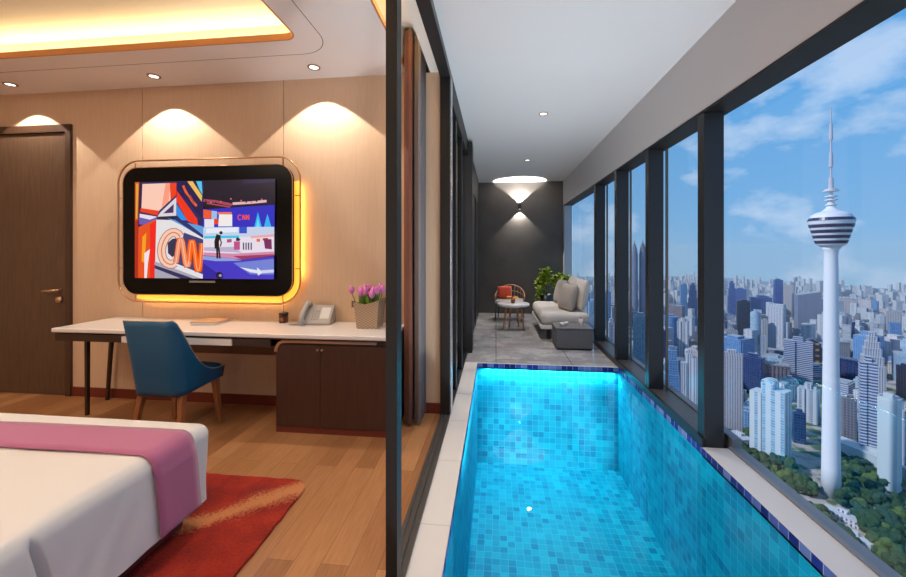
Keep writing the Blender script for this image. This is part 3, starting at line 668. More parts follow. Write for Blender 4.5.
# face plane from (-.08,.02) to (.045,.15)
sl = Vector((0,.125,.13)); sl.normalize(); nl = Vector((0,-sl.z, sl.y))
def faceq(bm, x0, x1, a, b, h):
    o_ = Vector((0,-.08,.02))
    vs = [o_ + sl*t + Vector((x,0,0)) + nl*h for x, t in ((x0,a),(x1,a),(x1,b),(x0,b))]; lo = [v - nl*h*1.2 for v in vs]
    A = [bm.verts.new(v) for v in vs]; Bv = [bm.verts.new(v) for v in lo]; bm.faces.new(A)
    for i in range(4): bm.faces.new([A[i], Bv[i], Bv[(i+1)%4], A[(i+1)%4]])
bm = bmesh.new(); faceq(bm, .03, .105, .04, .15, .003); obj('display', bm, M['screen_lcd'], ph)
bm = bmesh.new()
for i in range(3):
    for j in range(4): faceq(bm, -.04+.021*i, -.025+.021*i, .03+.027*j, .048+.027*j, .004)
obj('keypad', bm, M['keys'], ph)
bm = bmesh.new(); tube(bm, [(-.10,-.10,.02),(-.105,-.105,.05),(-.10,-.05,.11),(-.09,.01,.165),(-.085,.03,.17)], .021, 10)
rbox(bm, -.128,-.078,-.12,-.07,.006,.05,.014,2,k=2); rbox(bm, -.115,-.06,.0,.055,.14,.185,.014,2,k=2); obj('handset', bm, M['white_plastic'], ph, smooth=True)
bm = bmesh.new(); tube(bm, [(-.10,-.09,.012)] + [(-.10-.03*math.sin(t*.5)+.006*math.cos(t*3), -.09+.012*t+.006*math.sin(t*3), .008) for t in [i*.35 for i in range(1, 30)]], .0025, 5); obj('coiled_cord', bm, M['keys'], ph, smooth=True)
# basket with tulips
VX, VY = -1.0, 2.96
bs = thing('woven_basket_vase', 'square tapered woven straw vase holding pink tulips on the desk', 'vase', (VX, VY, DT))
bm = bmesh.new()
def ringsq(w, z, notch=0):
    return [(-w,-w,z),(0,-w,z-notch*.6),(w,-w,z+notch),(w,0,z-notch*.6),(w,w,z+notch),(0,w,z-notch*.6),(-w,w,z+notch),(-w,0,z-notch*.6)]
rs = [ringsq(.082,0), ringsq(.088,.08), ringsq(.094,.15), ringsq(.102,.205,.02)]
rs_i = [ringsq(.095,.202,.02), ringsq(.086,.15), ringsq(.075,.02)]
allr = [[bm.verts.new(p) for p in r_] for r_ in rs + rs_i]
for a, b in zip(allr, allr[1:]):
    for i in range(8): bm.faces.new([a[i], a[(i+1)%8], b[(i+1)%8], b[i]])
bm.faces.new(allr[0][::-1]); bm.faces.new(allr[-1])
obj('basket_body', bm, M['basket'], bs)
TL = 'pink tulip standing in the woven vase on the desk'
def tulip(i, x, y, hx, hy, hz):
    t = thing('tulip', TL, 'flower', (VX+x, VY+y, DT+.03), 0, 'pink tulips in the woven vase')
    bm = bmesh.new(); tube(bm, [(0,0,0),(hx*.4,hy*.4,hz*.5),(hx,hy,hz)], .003, 6); obj('stem', bm, M['stem'], t, smooth=True)
    bm = bmesh.new(); lathe(bm, [(.005,hz-.008),(.018,hz+.004),(.024,hz+.022),(.020,hz+.040),(.010,hz+.054),(.001,hz+.058)], 12, (hx,hy,0)); obj('blossom', bm, M['tulip'], t, smooth=True)
    bm = bmesh.new()
    for s in (0, 1, 2):
        a = i*1.9+s*2.2; dx, dy = math.cos(a), math.sin(a); pr_ = []
        for k in range(6):
            f = k/5; w = .019*math.sin(math.pi*min(f*.85+.12,1)); c = Vector((dx*.035*f**1.5, dy*.035*f**1.5, .06+.18*f)); pr_.append((bm.verts.new(c+Vector((-dy*w,dx*w,0))), bm.verts.new(c-Vector((-dy*w,dx*w,0)))))
        for (a1,b1),(a2,b2) in zip(pr_, pr_[1:]): bm.faces.new([a1,b1,b2,a2])
    obj('leaf', bm, M['leaf'], t)
for i, (x, y, hx, hy, hz) in enumerate(((-.05,-.05,-.075,-.02,.245),(-.03,-.04,-.02,-.03,.225),(-.01,-.05,.0,-.03,.24),(.02,-.04,.02,-.02,.235),(.04,-.05,.04,-.02,.245),(.05,-.02,.055,.01,.25),(.0,.0,.0,.0,.255),(-.03,.03,-.03,.02,.25),(.035,.03,.03,.03,.255),(.01,-.055,.035,-.04,.215),(-.045,-.01,-.03,-.01,.235))): tulip(i, x, y, hx, hy, hz)
o = obj('wall_outlet', bx(-1.225,-1.19,TV-.008,TV,.87,.925), M['outlet'], None, bev=.002); tag(o, 'small brown outlet plate on the beige wall left of the tulips', 'outlet')
# ================================================================= bed, runner, rug
BX0, BX1, BY0, BY1 = -3.5, -1.398, -.55, 1.765
bd = thing('bed', 'wide bed with a white cover tucked over a burgundy base', 'bed', (-2.45, .6, 0)); b0 = (-2.45, .6, 0)
bm = bmesh.new(); box(bm, *L((BX0+.09,BX1-.105,BY0,BY1-.07,.02,.17), b0)); obj('base', bm, M['bedbase'], bd, bev=.01)
from mathutils import noise as NZ
_lin0 = lin
def lin(a, b, r, n=6, k=4):
    q = _lin0(a, b, r, n, k)
    if n == 260:
        j = min(range(len(q)), key=lambda i_: abs(q[i_]+b0[1]-1.0)); q[j] = 1.0-b0[1]
    return q
def cloth(p, amp=.016):
    q = p + Vector(b0)
    side, foot = q.x > BX1-.03, q.y > BY1-.03
    if side or foot:
        f = max(0, min(1, (.48-q.z)/.22)); n = NZ.noise(Vector((q.x*2, q.y*3.2, q.z*2)))*amp + NZ.noise(Vector((q.x*7+3, q.y*9-q.z*6, q.z*3)))*amp*.4
        p = p + Vector((n*f if side else 0, n*f if foot else 0, 0))
        if side:      # an open fold in the hanging cover
            dd = q.y-1.0; w_ = math.exp(-(dd/.16)**2); p.y += .24*(.50-q.z)*w_
            if abs(dd) < .005: p.x -= .11*f
            elif abs(dd) < .08: p.y += math.copysign(.012, dd)*f*(1-abs(dd)/.08)
            if dd < -.005: p.x += .02*f*math.exp(dd*6)
    else: p = p + Vector((0,0,.006*NZ.noise(Vector((q.x*3,q.y*3,1)))))
    p.z = max(p.z, .14 + .012*NZ.noise(Vector((q.x*5, q.y*5, 0))))
    return p
bm = bmesh.new(); rbox(bm, *L((BX0,BX1,BY0,BY1,.02,.505), b0), .06, 50, cloth, 5, 260); obj('bed_cover', bm, M['sheet'], bd, smooth=True)
# runner: a band wrapping over the top and down the side
bm = bmesh.new(); prof = []
xs_ = [BX0-.004 + (BX1-.06-BX0)*i/30 for i in range(31)]
prof = [(x, .510) for x in xs_] + [(BX1-.06+.066*math.sin(R(a)), .445+.066*math.cos(R(a))) for a in range(9, 91, 9)] + [(BX1+.014, .435-.0148*k) for k in range(1, 20)]
ys = [1.405 + .215*j/6 for j in range(7)]
g_ = [[bm.verts.new((x, y + .03*max(0,.45-z)/.3 + .008*math.sin(x*3), z+(.004 if 0<j<6 else .001) + .003*NZ.noise(Vector((x*3,y*5,0))))) for j, y in enumerate(ys)] for x, z in prof]
for i in range(len(prof)-1):
    for j in range(6): bm.faces.new([g_[i][j], g_[i+1][j], g_[i+1][j+1], g_[i][j+1]])
rn = obj('bed_runner', bm, M['runner'], None, smooth=True); s_ = rn.modifiers.new('s', 'SOLIDIFY'); s_.thickness = .006; s_.offset = 1
tag(rn, 'mauve-pink cloth runner laid across the foot of the white bed', 'bed runner')
random.seed(3)
pts = []
def edgept(x, y): pts.append((x + .004*rnd.uniform(-1,1), y + .004*rnd.uniform(-1,1)))
for i in range(60): edgept(-3.7 + 2.55*i/60, 2.115 - .0*i)
for a in range(0, 91, 10): edgept(-1.155+.085*math.sin(R(a)), 2.03+.085*math.cos(R(a)))
for i in range(60): edgept(-1.07-.0*i, 2.03 - 2.7*i/60)
edgept(-1.07,-.67); edgept(-3.7,-.67)
o = obj('rug', ngon(pts[::-1], .001, .016), M['rug']); tag(o, 'shaggy red rug with a pale orange streak under the foot of the bed', 'rug')
# ================================================================= curtains
def ribbon(name, x, y0, y1, z0, z1, amp, waves, m, label, th=.003):
    bm = bmesh.new(); N = 120; cols = []
    for i in range(N+1):
        f = i/N; yy = y0+(y1-y0)*f; xx = x + amp*math.sin(f*waves*2*math.pi) + .3*amp*math.sin(f*waves*3.7+1)
        cols.append([bm.verts.new((xx, yy + .006*math.sin(zz*2+f*9), zz)) for zz in [z0+(z1-z0)*k/6 for k in range(7)]])
    for a, b in zip(cols, cols[1:]):
        for k in range(6): bm.faces.new([a[k], b[k], b[k+1], a[k+1]])
    o = obj(name, bm, m, None, smooth=True); s = o.modifiers.new('s','SOLIDIFY'); s.thickness = th
    return tag(o, label, 'curtain')
ribbon('drape_curtain', -.675, 2.87, 3.12, .015, 3.06, .028, 4.5, M['drape'], 'copper-brown floor-length drape gathered beside the dark door post')
ribbon('sheer_curtain', -.605, 2.90, 3.13, .015, 3.06, .022, 5.5, M['sheer'], 'grey-taupe inner curtain gathered between the brown drape and the door')
# ================================================================= lounge at the pool's end
sc_ = thing('wall_sconce', 'small black up-and-down wall light on the dark end wall', 'wall light', (.505, YE, 2.30))
obj('housing', bx(-.035,.035,-.07,-.0,-.05,.05), M['black_metal'], sc_, bev=.004)
for z_ in (.0505,-.0505): obj('lens', bx(-.02,.02,-.05,-.02,z_-.0003,z_+.0003), M['lamp'], sc_)
spot((.505, YE-.055, 2.237), (0,0,0), 90, 92, .12, NEU, .008, 'sconce_beam'); spot((.505, YE-.055, 2.36), (R(180),0,0), 260, 100, .06, NEU, .008, 'sconce_beam')
# round table
tb = thing('coffee_table', 'round white coffee table on splayed honey oak legs in the lounge', 'table', (.30, 6.75, 0))
bm = bmesh.new(); lathe(bm, [(.25,.395),(.278,.402),(.282,.43),(.275,.442),(.01,.443)], 40); obj('tabletop', bm, M['tablewhite'], tb, smooth=True)
bm = bmesh.new(); tube(bm, [(.14*math.cos(a*math.pi/8), .14*math.sin(a*math.pi/8), .385) for a in range(16)], .014, 8, True); obj('under_ring', bm, M['oak'], tb)
for x, y in ((-.175,-.14),(.175,-.14),(-.06,.19),(.10,.2)):
    bm = bmesh.new(); tube(bm, [(x,y,0),(x*.72,y*.72,.397)], .018, 10, taper=(.75,1.35)); obj('leg', bm, M['oak'], tb, smooth=True)
fp = thing('flower_pot', 'small terracotta pot of orange and yellow blooms on the round white table', 'flower pot', (.295, 6.74, .443))
bm = bmesh.new(); lathe(bm, [(.028,0),(.040,.05),(.043,.055),(.038,.055),(.03,.045)], 20); obj('pot', bm, M['terracotta'], fp, smooth=True)
bm = bmesh.new()
for i in range(12): a = i*.9; tube(bm, [(0,0,.04),(.05*math.cos(a),.05*math.sin(a),.09)], .003, 5)
obj('foliage', bm, M['stem'], fp)
for i in range(16):
    a = i*2.4; r_ = .02+.062*((i*7)%16)/16; z_ = .085+.03*((i*5)%7)/7
    bm = bmesh.new(); bmesh.ops.create_icosphere(bm, subdivisions=1, radius=.020)
    for v in bm.verts: v.co = Vector((v.co.x*(1.2), v.co.y*1.2, v.co.z*.7)) + Vector((r_*1.3*math.cos(a), r_*math.sin(a), z_))
    obj('bloom', bm, M[('orangeflower','yellowflower','orangeflower','redflower')[i%4]], fp)
# rattan chair behind the table
rc_ = thing('rattan_armchair', 'open rattan-framed armchair on thin dark legs behind the round table', 'armchair', (.27, 7.62, 0), R(172))
def arcp(w, d, z0, z1, k=14): return [(w*math.cos(R(-10+200*i/k)), -d*math.sin(R(-10+200*i/k))*1.0, z0 + (z1-z0)*math.sin(R(180*i/k))**1.2) for i in range(k+1)]
bm = bmesh.new(); top = arcp(.29,.27,.44,.66); mid = arcp(.29,.26,.40,.54); low = arcp(.27,.24,.34,.40)
tube(bm, top, .013, 8); tube(bm, mid, .008, 6); tube(bm, low, .012, 8); obj('back_frame', bm, M['rattan'], rc_, smooth=True)
bm = bmesh.new()
for i in range(0, 15): tube(bm, [low[i], mid[i], top[i]], .005, 5)
obj('spindles', bm, M['rattan'], rc_, smooth=True)
bm = bmesh.new(); rbox(bm, -.26,.26,-.22,.27,.33,.40,.03,6); obj('seat', bm, M['taupe'], rc_, smooth=True)
for x, y in ((-.23,-.18),(.23,-.18),(-.23,.23),(.23,.23)):
    bm = bmesh.new(); tube(bm, [(x*1.12,y*1.12,0),(x,y,.335)], .009, 8); obj('leg', bm, M['black_metal'], rc_, smooth=True)
cu = obj('cushion', pillow(bmesh.new(), .28, .25, .11), M['redcushion'], None, smooth=True); cu.location = (.17, 7.64, .53); cu.rotation_euler = (R(-14),0,R(8)); tag(cu, 'red-orange cushion leaning in the rattan armchair', 'cushion')
# sofa
sf = thing('sofa', 'low armless cream sofa with a white plinth along the window', 'sofa', (1.0, 6.55, 0)); s0 = (1.0, 6.55, 0)
bm = bmesh.new(); rbox(bm, *L((.665,1.40,5.86,7.25,.17,.235), s0), .02, 3, k=2); obj('plinth', bm, M['sofabase'], sf)
bm = bmesh.new(); rbox(bm, *L((.672,1.40,5.86,7.25,.236,.425), s0), .08, 12, lambda p: Vector((p.x, p.y, p.z + .008*math.sin(p.x*9)*math.cos(p.y*7)))); obj('seat', bm, M['cream'], sf, smooth=True)
for x, y in ((.80,6.0),(1.30,6.0),(.80,7.1),(1.30,7.1)): obj('leg', bx(*L((x-.03,x+.03,y-.03,y+.03,0,.17), s0)), M['darkpot'], sf)
def cus(x, y, z, w, h, t, rx, rz, m, label):
    o = obj('cushion', pillow(bmesh.new(), w, h, t), m, None, smooth=True); o.location = (x, y, z); o.rotation_euler = (R(rx), 0, R(rz)); tag(o, label, 'cushion', 'cushions on the cream sofa'); return o
cus(1.325,6.22,.425+.24,.56,.48,.16,-10,-88,M['cream'], 'large cream back cushion nearest the window columns on the sofa')
cus(1.325,6.85,.425+.24,.56,.48,.16,-10,-90,M['cream'], 'large cream back cushion at the far end of the sofa')
cus(1.13,6.20,.425+.20,.44,.42,.16,-14,-72,M['taupe'], 'small taupe cushion in front, nearer the wicker side table')
cus(1.15,6.95,.425+.20,.44,.42,.16,-14,-80,M['taupe'], 'small taupe cushion in front, farther towards the plant')
# wicker side table
wt = thing('wicker_side_table', 'grey woven cube side table at the near end of the sofa', 'side table', (1.062, 5.55, 0))
bm = bmesh.new(); rbox(bm, -.24,.24,-.21,.21,.02,.285,.012,2,k=2); obj('body', bm, M['wicker'], wt)
bm = bmesh.new(); rbox(bm, -.246,.246,-.216,.216,.285,.30,.006,1,k=2); obj('top', bm, mat('grey_table_top', (.17,.165,.165), .3), wt)
obj('foot_frame', bx(-.23,.23,-.20,.20,0,.02), M['black_metal'], wt)
tm = thing('candle_glass', 'clear tumbler with a pink candle on the wicker side table', 'tumbler', (1.18, 5.52, .30))
bm = bmesh.new(); lathe(bm, [(.024,0),(.028,.10),(.026,.10),(.022,.01)], 20); obj('tumbler', bm, M['glasspink'], tm, smooth=True)
bm = bmesh.new(); lathe(bm, [(.014,.10),(.014,.125),(.004,.135)], 12); obj('candle', bm, mat('pink_wax', (.75,.35,.32), .5), tm, smooth=True)
for x, y, s, lb in ((.92,5.50,1,'left of two white cups on the wicker side table'),(.99,5.56,1.05,'right of two white cups on the wicker side table')):
    c_ = thing('cup', lb, 'cup', (x, y, .30), 0, 'cups on the side table'); bm = bmesh.new(); lathe(bm, [(.018*s,0),(.030*s,.03*s),(.032*s,.045*s),(.028*s,.042*s),(.015*s,.008)], 18); obj('bowl', bm, M['tablewhite'], c_, smooth=True)
    bm = bmesh.new(); tube(bm, [(.03*s+.012*math.sin(R(a)), 0, .025*s+.012*math.cos(R(a))) for a in range(0,181,30)], .003, 6); obj('handle', bm, M['tablewhite'], c_, smooth=True)
# plant
pl = thing('potted_plant', 'arching bright green plant in a charcoal pot in the corner behind the sofa', 'plant', (1.0, 7.85, 0))
bm = bmesh.new(); lathe(bm, [(.12,0),(.15,.25),(.17,.48),(.15,.48),(.14,.43)], 28); obj('pot', bm, M['darkpot'], pl, smooth=True)
st = bmesh.new(); lf = bmesh.new()
def leaflet(bm, c, d, ln, w):
    d = d.normalized(); s = d.cross(Vector((rnd.uniform(-.3,.3),rnd.uniform(-.3,.3),1))).normalized(); a = [c, c+d*ln*.45+s*w, c+d*ln, c+d*ln*.45-s*w]
    bm.faces.new([bm.verts.new(q) for q in a])
arms = [((-.05,0,.9),(.02,-.05,.95)),((.35,-.1,.88),(.42,-.15,.78)),((-.12,-.1,.75),(-.16,-.15,.42)),((.15,.0,.9),(.3,.0,.85)),((-.1,.1,.82),(-.15,.1,.7)),((.2,-.15,.80),(.34,-.2,.80))]
for a1, a2 in arms:
    p0, p1, p2 = Vector((0,0,.45)), Vector(a1), Vector(a2); cs = [p0*(1-t)**2+2*p1*t*(1-t)+p2*t*t for t in [i/10 for i in range(11)]]
    tube(st, cs, .006, 5)
    for c in cs[4:]:
        for k in range(14): leaflet(lf, c+Vector((rnd.uniform(-.05,.05),rnd.uniform(-.05,.05),rnd.uniform(-.04,.05))), Vector((rnd.uniform(-1,1),rnd.uniform(-1,1),rnd.uniform(-.6,.8))), rnd.uniform(.06,.10), .03)
for k in range(190): leaflet(lf, Vector((rnd.gauss(-.02,.05), rnd.gauss(-.05,.05), rnd.gauss(.80,.07))), Vector((rnd.uniform(-1,1),rnd.uniform(-1,.4),rnd.uniform(-.4,1))), rnd.uniform(.06,.09), .03)
obj('stem', st, M['stem'], pl); obj('foliage', lf, M['leaf2'], pl)

area((-2.49, TV-.045, .935), (R(100), 0, 0), 2.2, 1.35, .02, (1.,.50,.10), 'television_strip')
area((-1.675, TV-.045, 1.52), (R(90), 0, 0), 1.0, .02, .8, (1.,.50,.10), 'television_strip')
# ================================================================= the city below
GZ = -266.
def city_mat(name, wall, glass, fh=3.6, cw=4., gv=.55, gh=.6, rough=.55, roof=(.32,.33,.35), gr=.25):
    m = mat(name, wall, rough); g = G(m); v, x, y, z = g.xyz()
    geo = g.n('ShaderNodeNewGeometry'); sn = g.n('ShaderNodeSeparateXYZ'); g.l(geo.outputs['Normal'], sn.inputs[0])
    up = g.m('GREATER_THAN', g.m('ABSOLUTE', sn.outputs[2]), .6)
    hz = g.m('ADD', g.m('ADD', x, y), 500.)
    a = g.m('LESS_THAN', g.m('FRACT', g.m('DIVIDE', z, fh)), gv); b = g.m('LESS_THAN', g.m('FRACT', g.m('DIVIDE', hz, cw)), gh)
    mask = g.m('MULTIPLY', g.m('MULTIPLY', a, b), g.m('SUBTRACT', 1., up))
    oi = g.n('ShaderNodeObjectInfo'); cb = g.n('ShaderNodeCombineXYZ'); g.l(g.m('FLOOR', g.m('DIVIDE', z, fh)), cb.inputs[0]); g.l(g.m('FLOOR', g.m('DIVIDE', hz, cw)), cb.inputs[1])
    wn = g.n('ShaderNodeTexWhiteNoise'); g.l(cb.outputs[0], wn.inputs['Vector'])
    wv = tuple(min(1, c*1.12+.01) for c in wall); wd = tuple(c*.86 for c in wall); gl_ = tuple(min(1, c*1.7+.03) for c in glass)
    wc = g.mix(oi.outputs['Random'], wd, wv); gc = g.mix(g.m('MULTIPLY', wn.outputs['Value'], .7), glass, gl_)
    c = g.mix(mask, wc, gc); c = g.mix(up, c, roof); g.l(c, g.b.inputs['Base Color'])
    g.l(g.m('SUBTRACT', rough, g.m('MULTIPLY', mask, rough-gr)), g.b.inputs['Roughness']); return m
CM = dict(
 white=city_mat('pale_concrete_ribs', (.52,.52,.57), (.07,.10,.20), 3.4, 3.2, .7, .45, roof=(.45,.46,.48)),
 pink=city_mat('pinkish_concrete_ribs', (.52,.48,.51), (.13,.13,.21), 3.2, 3.0, .75, .4, roof=(.5,.5,.52)),
 cream=city_mat('cream_render', (.42,.40,.42), (.13,.14,.20), 3.2, 4.5, .5, .55),
 grey=city_mat('grey_office_grid', (.22,.24,.32), (.06,.08,.16), 3.6, 2.6, .6, .6),
 navy=city_mat('navy_curtain_wall', (.035,.06,.16), (.012,.03,.11), 3.8, 3., .7, .8, rough=.35, roof=(.2,.22,.3), gr=.15),
 indigo=city_mat('indigo_curtain_wall', (.07,.11,.28), (.03,.055,.20), 4.2, 6., .75, .8, rough=.35, roof=(.2,.22,.32), gr=.15),
 blue=city_mat('blue_curtain_wall', (.16,.28,.46), (.05,.14,.33), 3.8, 3.6, .7, .75, rough=.3, gr=.12),
 whiteblue=city_mat('white_and_blue_apartments', (.44,.48,.53), (.14,.26,.40), 3.3, 9., .8, .38, rough=.4, roof=(.5,.53,.55)),
 sky=city_mat('pale_blue_glass', (.36,.44,.53), (.18,.30,.45), 3.8, 3.4, .65, .75, rough=.3, gr=.12),
 teal=city_mat('dark_teal_glass', (.03,.09,.15), (.012,.05,.11), 3.8, 5., .8, .85, rough=.3, gr=.12),
 bands=city_mat('white_floor_bands', (.50,.52,.58), (.05,.09,.22), 3.8, 400., .55, 1.1),
 balc=city_mat('balcony_blocks', (.52,.53,.58), (.09,.12,.20), 3.1, 6.5, .6, .5),
 brown=city_mat('brown_tower_grid', (.20,.17,.19), (.07,.07,.12), 3.6, 3.4, .55, .6),
 black=city_mat('black_glass', (.020,.024,.04), (.010,.014,.035), 3.8, 4., .7, .8, rough=.3, roof=(.12,.13,.2)),
 gold=city_mat('dark_tower_gold_lights', (.03,.035,.07), (.30,.20,.10), 14., 15., .35, .45, roof=(.15,.15,.2)),
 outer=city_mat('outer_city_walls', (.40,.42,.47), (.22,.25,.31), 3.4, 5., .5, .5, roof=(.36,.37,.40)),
 plain=city_mat('blank_pale_slab', (.40,.47,.52), (.30,.36,.42), 3.6, 60., .2, .05, roof=(.5,.5,.52)),
 tower=mat('pale_tower_concrete', (.62,.62,.68), .6),
 podglass=mat('pod_dark_windows', (.03,.03,.09), .25),
 podred=mat('antenna_paint', (.45,.42,.48), .6),
 roofred=mat('rust_tile_roof', (.30,.13,.09), .8),
)
def prism(bm, pts, z0, z1): ngon(pts, z0, z1, bm)
def rect(w, d, cx=0, cy=0): return [(cx-w/2,cy-d/2),(cx+w/2,cy-d/2),(cx+w/2,cy+d/2),(cx-w/2,cy+d/2)]
def oval(w, d, n=20): return [(w/2*math.cos(2*math.pi*i/n), d/2*math.sin(2*math.pi*i/n)) for i in range(n)]
def tower(form, w, d, h, seed=0):
    r_ = random.Random(seed); bm = bmesh.new(); e = .06*w
    if form == 'slab':
        prism(bm, rect(w,d), 0, h); prism(bm, rect(w*.92,d*.06,0,-d*.52), 0, h*.985)
        prism(bm, rect(w*.5,d*.5,r_.uniform(-.1,.1)*w,0), h, h+5); prism(bm, rect(w,.8,0,-d/2+.4), h, h+1.6); prism(bm, rect(.8,d,-w/2+.4,0), h, h+1.6)
    elif form == 'notch':
        prism(bm, [(-w/2,-d/2),(-w*.12,-d/2),(-w*.12,-d*.4),(w*.12,-d*.4),(w*.12,-d/2),(w/2,-d/2),(w/2,d/2),(-w/2,d/2)], 0, h)
        prism(bm, rect(w*.35,d*.6), h, h+8); prism(bm, rect(w*.2,d*.3,w*.3,0), h, h+4)
    elif form == 'step':
        prism(bm, rect(w,d), 0, h*.62); prism(bm, rect(w*.82,d*.85), h*.62, h*.82); prism(bm, rect(w*.6,d*.7), h*.82, h*.95); prism(bm, rect(w*.34,d*.4), h*.95, h)
    elif form == 'round': prism(bm, oval(w,d), 0, h); prism(bm, oval(w*.8,d*.8), h, h+4); prism(bm, oval(w*.3,d*.3), h+4, h+9)
    elif form == 'crown':
        prism(bm, rect(w,d), 0, h*.94); prism(bm, rect(w*1.06,d*1.06), h*.94, h*.955); prism(bm, rect(w*.86,d*.86), h*.955, h)
        for sx in (-1,1): prism(bm, rect(w*.10,d*.9,sx*w*.46,0), h*.955, h*1.01)
    elif form == 'slant':
        v = [bm.verts.new(p) for p in ((-w/2,-d/2,0),(w/2,-d/2,0),(w/2,d/2,0),(-w/2,d/2,0),(-w/2,-d/2,h*.90),(w/2,-d/2,h),(w/2,d/2,h),(-w/2,d/2,h*.90))]
        for f in ((3,2,1,0),(4,5,6,7),(0,1,5,4),(1,2,6,5),(2,3,7,6),(3,0,4,7)): bm.faces.new([v[i] for i in f])
        prism(bm, rect(w*.06,d*1.02,-w*.2,0), 0, h*.93); prism(bm, rect(w*.06,d*1.02,w*.25,0), 0, h*.97)
    elif form == 'pagoda':
        z = 0
        for k, (f, g_) in enumerate(((.5,1.),(.64,.86),(.76,.72),(.86,.58),(.94,.42),(1.,.26))): prism(bm, rect(w*g_,d*g_), z, h*f); prism(bm, rect(w*g_*1.04,d*g_*1.04), h*f-2.2, h*f-.8); z = h*f
    elif form == 'curve':
        n = 10; P_ = [(-w/2+w*i/n, -d/2 - .25*d*math.sin(math.pi*i/n)) for i in range(n+1)] + [(w/2,d/2),(-w/2,d/2)]; prism(bm, P_, 0, h); prism(bm, rect(w*.5,d*.5), h, h+5)
    elif form == 'arch':
        prism(bm, rect(w*.34,d,-w*.33,0), 0, h*.86); prism(bm, rect(w*.34,d*.9,0,0), 0, h); prism(bm, rect(w*.34,d*1.04,w*.33,0), 0, h*.93)
        n = 8
        for i in range(n): a0 = math.pi*i/n; prism(bm, rect(w*.30/n*1.0+.4, d*.7, w*.17*math.cos(a0), 0), h, h+.035*h*math.sin(a0)+1)
    elif form == 'spire':
        z = 0
        for f, g_ in ((.84,1.),(.88,.88),(.915,.74),(.94,.56),(.955,.36)): prism(bm, oval(w*g_,d*g_,16), z, h*f); z = h*f
        lathe(bm, [(w*.10,h*.955),(w*.06,h*.975),(w*.012,h)], 8)
    elif form == 'fins':
        prism(bm, rect(w*.94,d*.94), 0, h*.97)
        for i in range(6): prism(bm, rect(w*.05,d*1.02,-w/2+w*(i+.5)/6,0), 0, h)
        prism(bm, rect(w*1.04,d*1.06), h*.93, h*.95)
    return bm
cache = {}
def put(name, label, cat, form, u0, u1, vt, d, m, twist=0, asp=.8, group=None, base=GZ):
    u = (u0+u1)/2; t = R(abs(twist)); app = (u1-u0)/F*d; w = app/(math.cos(t)+asp*math.sin(t))*math.cos(math.atan((u-CX)/F)); top = H + (HY-vt)/F*d
    x, y, _ = P(u, d, z=0); h = top-base; f = {'slab':1.,'notch':1.,'round':1.}.get(form, 1.)
    o = obj(name, tower(form, w, w*asp, h/f, int(u*7+d)), CM[m]); o.location = (x, y, base); o.rotation_euler = (0,0,-math.atan2(x,y)+R(twist))
    tag(o, label, cat, group); return o
def sgn(o, u0, u1, v0, v1, d, col):
    pass
T = 'office_tower'; A = 'apartment_tower'
